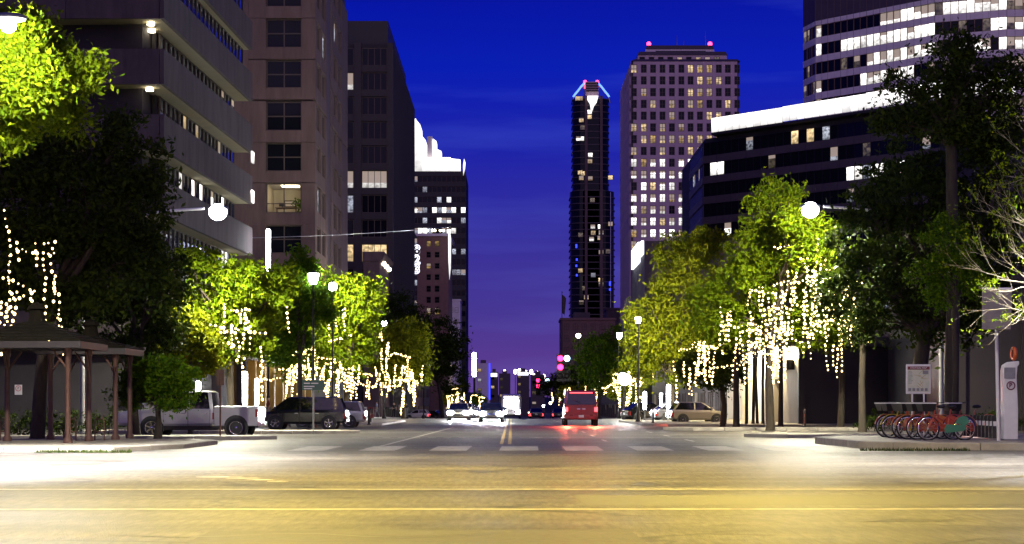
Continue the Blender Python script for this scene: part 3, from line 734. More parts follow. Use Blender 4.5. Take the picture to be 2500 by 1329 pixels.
for px, py, k in ((1404, 247, 'win_warm'), (1411, 247, 'win_warm'), (1413, 300, 'win_warm'), (1416, 318, 'win_dim'), (1406, 345, 'win_white'), (1414, 345, 'win_white'), (1433, 280, 'win_white'), (1433, 292, 'win_warm'), (1435, 385, 'win_white'), (1434, 400, 'win_warm'),
                  (1410, 428, 'win_warm'), (1417, 430, 'win_warm'), (1413, 441, 'win_warm'), (1435, 442, 'win_yellow'), (1484, 440, 'win_warm'), (1440, 495, 'win_dim'), (1441, 560, 'win_white'), (1442, 575, 'win_warm'), (1459, 560, 'win_white'), (1461, 574, 'win_white'),
                  (1438, 590, 'win_white'), (1458, 587, 'win_warm'), (1411, 580, 'win_dim'), (1461, 622, 'win_warm'), (1478, 620, 'win_dim'), (1484, 553, 'win_warm'), (1411, 667, 'win_warm'), (1460, 690, 'win_warm'), (1442, 678, 'win_cool'), (1420, 710, 'win_dim'), (1461, 700, 'win_dim'), (1425, 732, 'win_warm'), (1413, 745, 'win_dim')):
    put('window', w9.get(k), B9, (x9(px), -.9, z9(py)))
for py, px in ((602, 1407), (606, 1407), (637, 1408), (652, 1407), (675, 1408), (693, 1489), (698, 1489), (710, 1489)):
    MB().box(x9(px) - .5, x9(px) + .5, -.9, -.3, z9(py), z9(py - 5)).build('blue_light', M['blue_dot'], B9)
MB().tube([(x9(1490.5), -.5, 20), (x9(1490.5), -.5, z9(470))], .3, 5).build('light_strip', M['steel'], B9)

# ================================================================== pink stone tower with square windows
d10 = 530; B10 = thing('pink_tower', 'pinkish stone tower with rows of square windows and a stepped dark top', 'building', (X(1805, d10), d10, -4))
def z10(py): return Z(py, d10) + 4
def x10(px): return (px - 1805) / F * d10
cx10 = [1547.7, 1571.8, 1594.4, 1617.5, 1640.4, 1663.6, 1686, 1708.8, 1732, 1755, 1777, 1800]; rows10 = [158 + 28.7 * i for i in range(16)]
zt10 = z10(150)
MB().box(x10(1541), -.1, .6, 48, 0, zt10).build('core', M['dark_stone'], B10)
pw = 14 / F * d10
for i in range(13):
    a = 1540 if i == 0 else cx10[i - 1] + 7; b_ = 1806 if i == 12 else cx10[i] - 7
    if b_ - a > .5: MB().box(x10(a), x10(b_), 0, .6, 0, zt10).build('pier', M['pink_stone'], B10)
w10 = Win(pw, 20 / F * d10, nx=2, ny=2, fw=.12, dep=.2)
random.seed(21)
for r, py in enumerate(rows10):
    top = zt10 if r == 0 else z10(rows10[r - 1] + 20)
    MB().box(x10(1546), x10(1800), .08, .55, z10(py), top).build('spandrel', M['pink_stone'], B10)
    for c, px in enumerate(cx10):
        p = .2 if r < 2 else (.42 if r < 6 else (.62 if r < 9 else .95)); k = 'glass'
        if random.random() < p: k = 'win_white' if r > 7 and random.random() < .7 else ('win_warm' if random.random() < .75 else 'win_yellow')
        if c > 9 and r < 9: k = 'glass' if random.random() < .9 else 'win_warm'
        put('window', w10.get(k), B10, (x10(px - 7), .3, z10(py + 20)))
# left flank of the tower, its windows seen almost edge on
for i in range(9):
    y = .8 + i * 5.3; MB().box(x10(1541) - .5, x10(1541), y, y + 2.6, 0, z10(158)).build('pier', M['pink_stone'], B10)
for r in range(14):
    MB().box(x10(1541) - .42, x10(1541), .8, 48, z10(rows10[r] + 28), z10(rows10[r] + 20)).build('spandrel', M['pink_stone'], B10)
# sloped stone shoulders and the stepped top
def tier(name, pa, pb, py0, py1, ins, m, y0, y1, slope=6):
    a, b_ = x10(pa), x10(pb); s = slope / F * d10
    mb = MB(); z0, z1 = z10(py0), z10(py1)
    mb.loft([[(a, y0, z0), (b_, y0, z0), (b_, y1, z0), (a, y1, z0)], [(a + s, y0 + s, z1), (b_ - s, y0 + s, z1), (b_ - s, y1 - s, z1), (a + s, y1 - s, z1)]]); mb.build(name, M[m], B10)
tier('cornice', 1541, 1807, 150, 144, 0, 'dark_stone', -.2, 48, 6)
tier('upper_wall', 1558, 1778, 144.3, 130, 0, 'pink_stone', 3, 45, 1)
w10b = Win(pw * .95, 8.5 / F * d10, fw=.12, dep=.2)
for i in range(9):
    put('window', w10b.get('win_warm' if i in (4, 6, 7) else ('win_dim' if i == 8 else 'glass')), B10, (x10(1563 + 22.9 * i), 2.85, z10(143)))
tier('cornice', 1558, 1779, 129.8, 121, 0, 'dark_stone', 2.8, 45.2, 4)
tier('penthouse', 1579, 1753, 120.8, 107, 0, 'pale_stone', 8, 40, 2)
MB().box(x10(1606), x10(1730), 7.9, 9, z10(119.5), z10(111.5)).build('louvre', M['black'], B10)
tier('penthouse_roof', 1581, 1751, 106.8, 97, 0, 'dark_stone', 8, 40, 4)
for px in (1590, 1742):
    MB().ball((x10(px), 9.5, z10(92)), .75, 10, 6).build('beacon', M['beacon_red'], B10)
    MB().tube([(x10(px), 9.5, z10(93)), (x10(px - 2), 9.3, z10(113))], .22, 6).build('beacon_glow_post', M['tail_red'], B10)  # beacon's red light put into the post as glow
for px, py in ((1662, 66), (1679, 79), (1733, 56)): MB().tube([(x10(px), 12, z10(97)), (x10(px), 12, z10(py))], [.16, .05], 5).build('antenna', M['grey_metal'], B10)

# ================================================================== glass buildings on the right, faces at 45 degrees to the avenue
def facade(par, p0, p1, z0, z1, rows, ncol, wn, choose, span_m, zspan, dep=.35, mull=None):
    """window bands between spandrels along p0-p1 (parent-local plan points, seen from their right side)"""
    dx, dy = p1[0] - p0[0], p1[1] - p0[1]; L = math.hypot(dx, dy); an = math.atan2(dy, dx); ux, uy = dx / L, dy / L; nx, ny = -uy, ux
    cw = L / ncol
    for r, (zb_, zt_) in enumerate(rows):
        for c in range(ncol):
            s = cw * c
            put('window', wn.get(choose(r, c)), par, (p0[0] + ux * s + nx * .12, p0[1] + uy * s + ny * .12, zb_), (0, 0, an), scale=(cw / wn.w, 1, (zt_ - zb_) / wn.h))
        z_lo = rows[r + 1][1] if r + 1 < len(rows) else z0
        k = max(1, ncol // 2)
        for c in range(k):
            s0 = L * c / k + .02; s1 = L * (c + 1) / k - .02
            MB().seg((p0[0] + ux * s0, p0[1] + uy * s0), (p0[0] + ux * s1, p0[1] + uy * s1), dep, z_lo + .01, zb_ - .01).build('spandrel_panel', M[span_m], par)

d11 = 290; B11 = thing('canopy_building', 'dark glass office building with a long white lit canopy along its roof edge', 'building', (X(1715, d11), d11, -1.4))
def z11(py): return Z(py, d11) + 1.4
S2 = .70711
P11a = (0, 0); P11b = (33 * S2 * 1.02, -33 * S2 / 1.0); P11b = (33.3, -33.0)
rt = z11(338)
rows11 = [(rt - 3.6 * i - 3.2, rt - 3.6 * i - .9) for i in range(13)]
w11 = Win(1.5, 2.3, fw=.06, dep=.12, frame=M['dark_metal'])
random.seed(5)
def ch11(r, c):
    if r == 1 and c in (1, 2): return 'win_white'
    if r == 1 and c in (9, 21): return 'win_dim'
    if r == 2 and c in (19, 20, 22, 23, 25): return 'win_white'
    if r == 4 and c == 3: return 'win_white'
    if r == 0 and c in (12, 14): return 'win_warm'
    return 'win_cool' if random.random() < .04 else 'glass'
facade(B11, P11a, P11b, 0, rt, rows11, 30, w11, ch11, 'dark_stone', 1)
facade(B11, (0, 22), (0, .02), 0, rt, rows11, 12, w11, lambda r, c: 'win_cool' if r == 1 and c in (3, 4, 8) else 'glass', 'dark_stone', 1)
MB().prism([(.5, .5), (33.5, -32.4), (60, -10), (60, 40), (.5, 40)], 0, rt - .05).build('core', M['dark_core'], B11)
# canopy of lit panels, stepped in three lengths, bending at its end
can = [(1.2, -3.0), (11.9, -13.6), (23.5, -25.2), (34.5, -35.9), (39.5, -37.0), (44, -37.2)]
for (a, b_), zz in zip(zip(can, can[1:]), (0, .12, .24, .24, .20)):
    L = math.hypot(b_[0] - a[0], b_[1] - a[1]); n = max(2, round(L / 1.5))
    for i in range(n):
        q0 = (a[0] + (b_[0] - a[0]) * (i + .015) / n, a[1] + (b_[1] - a[1]) * (i + .015) / n); q1 = (a[0] + (b_[0] - a[0]) * (i + .985) / n, a[1] + (b_[1] - a[1]) * (i + .985) / n)
        MB().seg(q0, q1, .3, rt + .55 + zz, rt + 3.0 + zz).build('canopy_panel', M['fascia'], B11)
        MB().seg(q1, (q1[0] + (q1[0] - q0[0]) * .03, q1[1] + (q1[1] - q0[1]) * .03), .35, rt + .5 + zz, rt + 3.2 + zz).build('canopy_fin', M['bronze'], B11)
MB().prism(can[:4] + [(36, -33), (3, .5)], rt + .1, rt + .5).build('canopy_soffit', M['dark_core'], B11)

d12 = 320; B12 = thing('curved_tower', 'pale banded glass tower with many brightly lit office floors', 'building', (X(1990, d12), d12, -1.7))
def z12(py): return Z(py, d12) + 1.7
q0 = (-1.4, 5.5); q1 = (0, 0); q2 = (18.6, -18.5); q3 = (30.5, -23.0); q4 = (48, -24.0)
rows12 = [(z12(93 + 44.8 * i), z12(64 + 44.8 * i)) for i in range(9)]
random.seed(9)
w12 = Win(1.45, 2.25, fw=.06, dep=.12, frame=M['bronze'])
lit12 = {0: (10, 17, .97), 1: (4, 17, .97), 2: (8, 17, 1), 3: (7, 14, .8), 4: (9, 17, .5)}
def ch12(r, c):
    if c == 0 and r in (0, 1, 3, 4, 5): return 'win_white'
    a, b_, p = lit12.get(r, (99, 99, 0))
    if a <= c <= b_ and random.random() < p: return 'win_white'
    if r == 0 and c in (14, 16, 17): return 'win_white'
    return 'win_dim' if random.random() < .10 else 'glass'
facade(B12, q1, q2, 0, 0, rows12, 18, w12, ch12, 'pale_stone', 1)
facade(B12, q2, q3, 0, 0, rows12, 9, w12, lambda r, c: 'win_white' if (r == 0 and c > 0) or (r == 1 and c in (7, 8)) or (r == 2 and c in (3, 5, 6, 8)) else ('win_dim' if random.random() < .25 else 'glass'), 'pale_stone', 1)
facade(B12, q3, q4, 0, 0, rows12, 12, w12, lambda r, c: 'win_white' if (r == 2 and c > 0) or (r == 1 and c in (1, 2, 6)) or random.random() < .15 else 'win_dim', 'pale_stone', 1)
facade(B12, q0, q1, 0, 0, rows12, 4, w12, lambda r, c: 'win_dim' if random.random() < .3 else 'glass', 'pale_stone', 1)
MB().prism([(-1.0, 5.6), (.5, .6), (18.9, -17.8), (30.7, -22.4), (48, -23.4), (55, 0), (50, 30), (5, 30)], 0, z12(60) + 12).build('core', M['dark_core'], B12)
for (a, b_, n) in ((q0, q1, 3), (q1, q2, 18), (q2, q3, 9), (q3, q4, 12)):
    for i in range(n):
        u0 = (a[0] + (b_[0] - a[0]) * (i + .03) / n, a[1] + (b_[1] - a[1]) * (i + .03) / n); u1 = (a[0] + (b_[0] - a[0]) * (i + .97) / n, a[1] + (b_[1] - a[1]) * (i + .97) / n)
        MB().seg(u0, u1, .3, z12(52) + .05, z12(-55)).build('screen_panel', M['dark_stone'], B12)
        MB().seg(u0, u1, .36, z12(63), z12(52) - .02).build('spandrel_panel', M['pale_stone'], B12)
        MB().seg(u1, (u1[0] + .06 * (b_[0] - a[0]) / n, u1[1] + .06 * (b_[1] - a[1]) / n), .42, 0, z12(-55) + .2).build('mullion', M['bronze'], B12)

# ================================================================== smaller buildings
B13 = thing('brick_block', 'dim red brick block standing in front of the slender tower', 'building', (X(1370, 500), 500, -3.5))
h = Z(782, 500) + 3.5; wb = Win(1.5, 1.9, nx=2, ny=2, fw=.1, dep=.15)
MB().box(0, 16.5, 0, 18, 0, h).build('wall', M['brown_brick'], B13); MB().box(-.3, 16.8, -.3, 18, h, h + .7).build('cornice', M['brown_brick'], B13)
for r in range(6):
    for c in range(6): put('window', wb.get('win_warm' if (r, c) in ((0, 2), (1, 3), (0, 4), (2, 1)) else ('win_dim' if random.random() < .15 else 'glass')), B13, (.9 + 2.7 * c, -.08, h - 3 - 3.6 * r))
MB().box(4, 9, 4, 10, h, h + 2.6).build('roof_plant', M['dark_stone'], B13)
B13b = thing('pale_block', 'low pale office block beside the slender tower base', 'building', (X(1481, 620), 620, -4.7))
h = Z(757, 620) + 4.7
MB().box(0, 15, 0, 16, 0, h).build('wall', M['concrete_tan'], B13b); MB().box(-.4, 15.4, -.3, 16, h, h + .8).build('parapet', M['concrete_tan'], B13b)
for r in range(6):
    for c in range(5): put('window', wb.get('win_dim' if random.random() < .2 else 'glass'), B13b, (1 + 2.8 * c, -.08, h - 3.4 - 3.8 * r))
B14 = thing('bank_slab', 'dark slab building with white lit sign panels high on its street side', 'building', (18.3, 226, -.8))
h = Z(588, 226) + .8
MB().box(.3, 20, .3, 26, 0, h).build('wall', M['dark_stone'], B14)
for i in range(9): MB().box(0, .32, .4 + 2.9 * i, .8 + 2.9 * i, 0, h).build('fin', M['grey_metal'], B14)
for i in range(8): MB().box(.02 + 2.4 * i, .5 + 2.4 * i, 0, .3, 0, h).build('fin', M['dark_stone'], B14)
for (y0, y1, a, b_) in ((1.2, 6.2, 592, 625), (7.4, 20.5, 602, 650)):
    ym = (y0 + y1) / 2 + 226; MB().box(-.35, -.03, y0, y1, Z(b_, ym) + .8, Z(a, ym) + .8).build('sign_panel', M['neon_white'], B14)
B8 = thing('stone_pavilion', 'low cream stone building with a lit entrance behind tree trunks', 'building', (17.6, 101, 0))
cr_l = M['cream']
for i in range(11):
    MB().box(0, .5, 3 * i + .015, 3 * i + 2.985, 0 if i not in (2, 7) else 3.0, 4.9).build('wall_panel', cr_l, B8)
MB().box(.02, 9, -.3, -.01, 0, 4.9).build('end_wall', M['black_stone'], B8); MB().box(.5, 9, 0, 33, 0, 4.8).build('core', M['concrete_pale'], B8)
MB().box(-.9, 9.2, -.6, 33.4, 4.92, 5.5).build('roof_slab', M['dark_stone'], B8)
for i in (2, 7):
    put('door', Win(2.7, 2.95, nx=2, fw=.1, dep=.12).get('win_yellow'), B8, (.32, 3 * i + 2.85, .02), (0, 0, -PI / 2))
MB().box(-.5, -.02, 1.0, 4.2, 3.5, 4.1).build('awning', M['dark_metal'], B8)
for y in (1.5, 4.5, 10.5, 13.5, 16.5, 19.5, 27):
    MB().lathe([(.08, 0), (.14, -.12), (.001, -.12)], (-.55, y, 4.92), 10).build('downlight', M['lamp_warm'], B8)
    l = bpy.data.lights.new('downlight_lamp', 'POINT'); l.energy = 900; l.color = (1, .80, .45); l.shadow_soft_size = .12
    lo = bpy.data.objects.new('downlight_lamp', l); COL.objects.link(lo); lo.parent = B8; lo.location = (-.6, y, 4.55)
BK = thing('brick_hall', 'dark brick hall behind the bike station and trees', 'building', (22.5, 84, 0))
mbw = M['brown_brick']
MB().box(0, 26, 0, 14, 0, 7.5).build('wall', M['black_stone'], BK); MB().box(-.3, 26.3, -.3, 14, 7.5, 8.1).build('cornice', M['black_stone'], BK)
for i in range(7): MB().box(3.6 * i - .02, 3.6 * i + .7, -.25, -.01, 0, 7.45).build('pilaster', M['black_stone'], BK)
MB().box(26.1, 27, -.3, 14, 0, 7).build('pier', M['dark_stone'], BK)
# street walls farther along the avenue
fl = [(-1, 318, 60, 16, 'brown_brick', 'four storey brown brick front under the avenue trees'), (-1, 490, 100, 20, 'pale_stone', 'pale stone front farther along the avenue trees'),
      (1, 142, 80, 9, 'dark_stone', 'long dark two storey front beside the cream pavilion'), (1, 262, 110, 14, 'concrete_tan', 'tan four storey front beyond the slab with lit panels'), (1, 380, 110, 16, 'brown_brick', 'brown brick front on the far side of the avenue')]
wq = Win(1.6, 2.0, nx=2, fw=.1, dep=.14); wshop = Win(3.2, 2.6, nx=2, fw=.1, dep=.14)
for s, d0, L, h, mm, lab in fl:
    t = thing('street_front', lab, 'building', (s * 19.0, d0, gz(d0 + L / 2) - .6), group=None)
    MB().box(0 if s > 0 else -14, 14 if s > 0 else 0, 0, L, 0, h + .6).build('wall', M[mm], t)
    MB().box(-.4 if s > 0 else -14, 14 if s > 0 else .4, -.3, L + .3, h + .6, h + 1.1).build('cornice', M[mm], t)
    n = int(L / 6)
    for i in range(n):
        y = 1.2 + i * 6; rz = -PI / 2 if s > 0 else PI / 2; yy = y + 3.2 if s > 0 else y
        put('shop_window', wshop.get(random.choice(['win_warm', 'win_yellow', 'win_white', 'win_dim', 'glass'])), t, (-s * .08, yy, .9), (0, 0, rz))
        for r in range(int((h - 5) / 3.6)):
            put('window', wq.get(random.choice(['glass', 'glass', 'win_dim', 'win_warm'])), t, (-s * .08, yy, 5.2 + 3.6 * r), (0, 0, rz))
# small lit blocks at the far end of the avenue
far = [(1163, 1196, 887, 1500, 'far grey block with a lit blue edge left of the avenue end', 'pale_stone'), (1196, 1216, 908, 1650, 'far low block with a bright white roof sign', 'dark_stone'), (1218, 1246, 912, 1800, 'far dark block behind the oncoming headlights', 'dark_stone'), (1262, 1292, 906, 1900, 'far dim block right of the avenue centre', 'dark_stone'), (1296, 1330, 915, 1400, 'far low block beside the lower signal', 'dark_stone')]
wfar = Win(6, 5, fw=.4, dep=.5)
for a, b_, py, d, lab, mm in far:
    t = thing('far_building', lab, 'building', (X(a, d), d, gz(d))); h = Z(py, d) - gz(d); w_ = X(b_, d) - X(a, d)
    MB().box(0, w_, 0, 20, 0, h).build('wall', M[mm], t); MB().box(w_ * .3, w_ * .7, 4, 12, h, h + 3).build('roof_plant', M['dark_stone'], t)
    for r in range(3):
        for c in range(max(1, int(w_ / 8))): 
            put('window', wfar.get(random.choice(['win_warm', 'win_cool', 'win_dim', 'win_dim', 'glass'])), t, (1 + 8 * c, -.3, h - 8 - 9 * r), scale=(.6, 1, .6))
    if a in (1196, 1262): MB().box(1, w_ - 1, -.8, -.3, h - 5, h - 1.5).build('roof_sign', M['neon_white'], t)
    if a == 1163: MB().box(w_ - .7, w_ + .3, -.6, 0, h * .35, h).build('light_strip', M['blue_dot'], t)

# ================================================================== trees
def leaves(parent, name, m, blobs, n, size, seed, clump=.55):
    """many leaf-sized faces gathered in clumps through the crown's volume; blobs = (centre, radii) in parent space"""
    rs = np.random.RandomState(seed)
    vol = np.array([b[1][0] * b[1][1] * b[1][2] for b in blobs]) ** .75; vol = vol / vol.sum()
    P = []; 
    for (c, r), v in zip(blobs, vol):
        k = max(4, int(n * v / 58)); r = np.array(r)
        u = rs.normal(size=(k, 3)); u /= np.linalg.norm(u, axis=1)[:, None]
        rad = rs.uniform(.2, 1.0, k) ** .5; rad[rs.rand(k) < .14] *= 1.22; rad *= 1 + .16 * np.sin(u[:, 0] * 7 + seed) * np.cos(u[:, 2] * 6 + seed)
        cc = np.array(c) + u * rad[:, None] * r
        m_ = max(1, int(n * v / k)); cs = rs.uniform(.45, 1.5, k) * clump
        q = np.repeat(cc, m_, axis=0) + rs.normal(size=(k * m_, 3)) * np.repeat(cs, m_)[:, None] * np.array((.5, .5, .36))
        P.append(q)
    P = np.concatenate(P); k = len(P)
    ax = rs.normal(size=(k, 3)); ax[:, 2] -= .35; ax /= np.linalg.norm(ax, axis=1)[:, None]
    b = rs.normal(size=(k, 3)); b -= (b * ax).sum(1)[:, None] * ax; b /= np.linalg.norm(b, axis=1)[:, None]
    s = rs.uniform(.6, 1.35, k)[:, None] * size
    nrm = np.cross(ax, b)
    V = np.stack([P - ax * s, P + b * s * .42 + nrm * s * .12, P + ax * s, P - b * s * .42 + nrm * s * .12], 1).reshape(-1, 3)
    me = bpy.data.meshes.new(name); me.vertices.add(4 * k); me.vertices.foreach_set('co', V.ravel())
    me.loops.add(4 * k); me.loops.foreach_set('vertex_index', np.arange(4 * k)); me.polygons.add(k)
    me.polygons.foreach_set('loop_start', np.arange(k) * 4); me.polygons.foreach_set('loop_total', np.full(k, 4))
    me.update(calc_edges=True); me.materials.append(m)
    return put(name, me, parent, kind='stuff' if name != 'crown' else None)

def limb(mb, a, b, r0, r1, seed, wob=.12, n=6, sides=7):
    rs = random.Random(seed); a = Vector(a); b = Vector(b); L = (b - a).length; pts = []; rr = []
    for i in range(n + 1):
        t = i / n; p = a.lerp(b, t); p.z += math.sin(t * PI) * L * .06
        if 0 < i < n: p += Vector((rs.uniform(-1, 1), rs.uniform(-1, 1), rs.uniform(-.5, .5))) * wob * L * .35
        pts.append(p); rr.append(r0 + (r1 - r0) * t)
    mb.tube(pts, rr, sides); return pts

def tree(label, px, d, blobs_px, leafm, n, size, seed, group=None, trunk_r=.2, fork=.35, barkm='bark', base_z=None, cat='tree', clump=.55, twigs=26, ground=True):
    """blobs_px: (px, py, rx, ry, depth offset) ellipses of the crown, in photo pixels at distance d"""
    x = X(px, d); z = gz(d) if base_z is None else base_z
    t = thing('broadleaf_tree', label, cat, (x, d, z), group=group)
    s = d / F; bl = []
    for (bx, by, rx, ry, dd) in blobs_px:
        dz = d + dd; bl.append(((X(bx, dz) - x, dd, Z(by, dz) - z), (rx * s, min(rx, ry * 1.1) * s * .95, ry * s)))
    leaves(t, 'crown', leafm, bl, n, size, seed, clump)
    mb = MB(); zl = min(b[0][2] - b[1][2] * .6 for b in bl); zl = max(1.2, zl); cxm = sum(b[0][0] for b in bl) / len(bl)
    top = (cxm * .25, 0, zl); rs = random.Random(seed)
    mb.tube([(0, 0, -.15), (.02, 0, .25), (cxm * .08 + rs.uniform(-.1, .1), rs.uniform(-.1, .1), zl * .5), top], [trunk_r * 1.5, trunk_r, trunk_r * .85, trunk_r * .72], 10)
    ob = mb.build('trunk', M[barkm], t)
    mb = MB(); tips = []
    for i, (c, r) in enumerate(bl):
        pts = limb(mb, top, (c[0], c[1], c[2] + r[2] * .3), trunk_r * .5, trunk_r * .13, seed * 31 + i); tips.append(pts)
    for i in range(twigs):
        c, r = bl[i % len(bl)]; pts = tips[i % len(tips)]; q = pts[rs.randint(2, 5)]
        e = (c[0] + rs.uniform(-.85, .85) * r[0], c[1] + rs.uniform(-.8, .8) * r[1], c[2] + rs.uniform(-.7, .95) * r[2])
        limb(mb, q, e, trunk_r * .16, trunk_r * .04, seed * 77 + i, n=4, sides=5)
    mb.build('branch', M[barkm], t)
    return t

# --- the trees of the photograph, left of the avenue
TL = tree('tall tree with a brightly lit crown beside the two pavilions', -45, 47, [(40, 110, 62, 62, -2.6), (95, 180, 50, 45, -2.6), (15, 170, 50, 55, -2.6), (30, 245, 55, 40, -2), (95, 265, 55, 38, -1.5), (70, 60, 40, 38, 1), (120, 150, 55, 55, .6), (185, 190, 40, 38, -1), (30, 320, 60, 35, -1), (150, 280, 55, 40, 1), (20, 90, 60, 60, 1), (215, 165, 24, 24, -.5), (60, 200, 60, 50, -2.8)],
          M['leaf_lime'], 26000, .10, 3, trunk_r=.16, clump=.42, twigs=30)
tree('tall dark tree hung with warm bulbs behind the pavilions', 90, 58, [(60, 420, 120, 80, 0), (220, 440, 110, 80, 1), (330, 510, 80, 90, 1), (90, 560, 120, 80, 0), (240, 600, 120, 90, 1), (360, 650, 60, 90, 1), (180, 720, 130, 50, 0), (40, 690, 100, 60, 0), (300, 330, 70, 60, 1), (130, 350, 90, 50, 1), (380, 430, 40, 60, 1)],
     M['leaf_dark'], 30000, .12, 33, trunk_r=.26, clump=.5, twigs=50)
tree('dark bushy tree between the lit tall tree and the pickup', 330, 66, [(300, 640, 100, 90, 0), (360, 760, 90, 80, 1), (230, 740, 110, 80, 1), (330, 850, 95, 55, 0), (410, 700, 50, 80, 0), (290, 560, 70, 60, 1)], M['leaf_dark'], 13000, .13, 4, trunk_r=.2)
tree('young leafy tree standing in front of the silver pickup', 385, 60.0, [(390, 930, 65, 45, 0), (340, 940, 50, 50, .4), (430, 960, 45, 38, 0), (400, 895, 55, 35, .3), (455, 925, 25, 30, .2), (310, 975, 25, 25, .3)], M['leaf_green'], 9000, .085, 5, trunk_r=.13, clump=.32, base_z=.1)
tree('bright lime tree under the street lamp behind the pickup', 560, 80, [(455, 640, 42, 48, 0), (510, 680, 60, 60, 1), (590, 700, 70, 65, 0), (650, 740, 60, 70, 1), (545, 780, 70, 60, 0), (615, 820, 70, 50, 1), (470, 740, 50, 50, 1), (530, 860, 55, 40, 0), (690, 690, 35, 45, 1), (620, 660, 30, 30, 0)], M['leaf_lime'], 20000, .13, 6, 'trees along the lit side of the avenue', trunk_r=.2, clump=.45)
tree('yellowish shrubby tree low beside the lime tree', 465, 75, [(450, 790, 40, 50, 0), (480, 830, 45, 45, 0), (430, 860, 40, 40, .5), (500, 890, 40, 30, .5)], M['leaf_olive'], 7000, .12, 16, trunk_r=.14, clump=.4)
tree('green tree with a pointed top above the black minivan', 735, 96, [(735, 640, 28, 34, 0), (735, 690, 50, 50, 0), (700, 740, 40, 50, 1), (770, 740, 50, 50, 0), (720, 800, 50, 50, 1), (690, 850, 45, 40, 0)], M['leaf_green'], 12000, .15, 7, trunk_r=.19, clump=.5)
tree('spreading lime tree strung with lights above the black minivan', 850, 118, [(850, 720, 70, 50, 0), (900, 720, 32, 45, 0), (820, 780, 65, 50, 1), (880, 790, 50, 55, 0), (780, 840, 60, 45, 0), (850, 850, 70, 45, 1), (740, 890, 50, 35, 0), (820, 900, 60, 35, 0), (800, 690, 30, 30, 1)], M['leaf_lime'], 20000, .17, 8, trunk_r=.22, clump=.6)
tree('olive tree with hanging light strands beyond the minivan', 985, 150, [(960, 840, 45, 45, 0), (1010, 860, 45, 45, 1), (980, 900, 50, 40, 0), (940, 900, 35, 35, 0), (1030, 910, 25, 35, 1), (1000, 810, 45, 35, 3)], M['leaf_olive'], 11000, .2, 9, trunk_r=.2, clump=.7)
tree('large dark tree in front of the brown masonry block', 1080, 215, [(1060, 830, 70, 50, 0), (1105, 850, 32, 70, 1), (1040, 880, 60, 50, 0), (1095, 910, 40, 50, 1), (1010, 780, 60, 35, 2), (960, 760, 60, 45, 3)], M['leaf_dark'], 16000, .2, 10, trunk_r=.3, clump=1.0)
tree('small round tree wrapped in lights near the white trucks', 1110, 255, [(1108, 962, 20, 22, 0), (1095, 970, 15, 18, 0)], M['leaf_olive'], 4500, .14, 11, 'small lit trees far along the avenue', trunk_r=.15, clump=.5)
tree('small far tree between the white trucks and the headlights', 1165, 340, [(1166, 975, 16, 20, 0), (1180, 978, 12, 14, 0), (1128, 945, 14, 25, 8)], M['leaf_green'], 4000, .2, 12, 'small lit trees far along the avenue', trunk_r=.18, clump=.6)
# --- right of the avenue
TR = tree('tall lime tree with hanging light strands and a lamp in its crown', 1880, 84, [(1855, 530, 50, 60, 0), (1925, 520, 55, 70, 1), (1840, 610, 75, 60, 0), (1960, 600, 65, 70, 1), (1900, 680, 110, 70, 0), (1990, 700, 70, 70, 1), (1800, 700, 75, 60, 0), (1850, 780, 110, 60, 1), (1960, 790, 95, 60, 0), (2030, 790, 40, 70, 1), (1760, 790, 80, 55, 0), (1890, 470, 40, 35, 1), (1985, 545, 48, 50, -4.5), (1940, 560, 45, 50, -4), (1990, 620, 50, 50, -4), (1720, 740, 50, 50, .5)], M['leaf_lime'], 30000, .135, 13, trunk_r=.22, clump=.5, twigs=50)
tree('broad yellow-green tree left of the lamp tree', 1640, 120, [(1700, 660, 60, 50, 0), (1650, 720, 80, 55, 1), (1590, 760, 60, 50, 0), (1680, 790, 80, 55, 0), (1560, 800, 40, 45, 1), (1620, 840, 90, 55, 0), (1720, 850, 70, 60, 1), (1560, 870, 50, 50, 0), (1640, 900, 90, 45, 0), (1640, 620, 60, 45, 3), (1720, 600, 70, 50, 3)], M['leaf_olive'], 24000, .17, 14, trunk_r=.24, clump=.65)
tree('dark round tree over the parked cars on the right pavement', 1765, 98, [(1760, 905, 60, 50, 0), (1700, 900, 55, 45, 1), (1785, 860, 40, 50, 0)], M['leaf_dark'], 9000, .10, 15, trunk_r=.2, clump=.5)
tree('mid green tree beside the upper traffic signal', 1460, 175, [(1460, 850, 45, 40, 0), (1500, 880, 55, 50, 0), (1430, 880, 35, 45, 1), (1480, 920, 60, 40, 0), (1505, 830, 30, 30, 1)], M['leaf_green'], 12000, .15, 17, trunk_r=.22, clump=.7)
tree('farther green tree behind the red van', 1375, 270, [(1385, 930, 50, 35, 0), (1350, 945, 35, 30, 0), (1420, 945, 40, 30, 1)], M['leaf_dark'], 7000, .2, 18, trunk_r=.25, clump=.9)
tree('small lit round tree around the pavement lamp post', 1525, 140, [(1525, 930, 38, 36, 0), (1510, 945, 30, 30, 0), (1545, 950, 25, 28, 0)], M['leaf_olive'], 5000, .11, 19, trunk_r=.12, clump=.5)
tree('low tree above the red van roof', 1440, 190, [(1440, 955, 26, 16, 0), (1385, 962, 22, 16, 0)], M['leaf_olive'], 3000, .15, 20, trunk_r=.14, clump=.5)
tree('huge dark tree behind the station map board', 2240, 72, [(2130, 560, 100, 110, 0), (2250, 520, 120, 120, 1), (2120, 700, 110, 90, 0), (2260, 680, 130, 100, 1), (2380, 600, 110, 120, 2), (2390, 740, 100, 80, 1), (2460, 480, 70, 120, 3), (2200, 420, 110, 70, 3), (2350, 420, 110, 80, 3), (2200, 800, 120, 50, 0), (2330, 800, 90, 50, 1)], M['leaf_dark'], 28000, .14, 21, trunk_r=.42, clump=.6, twigs=60)
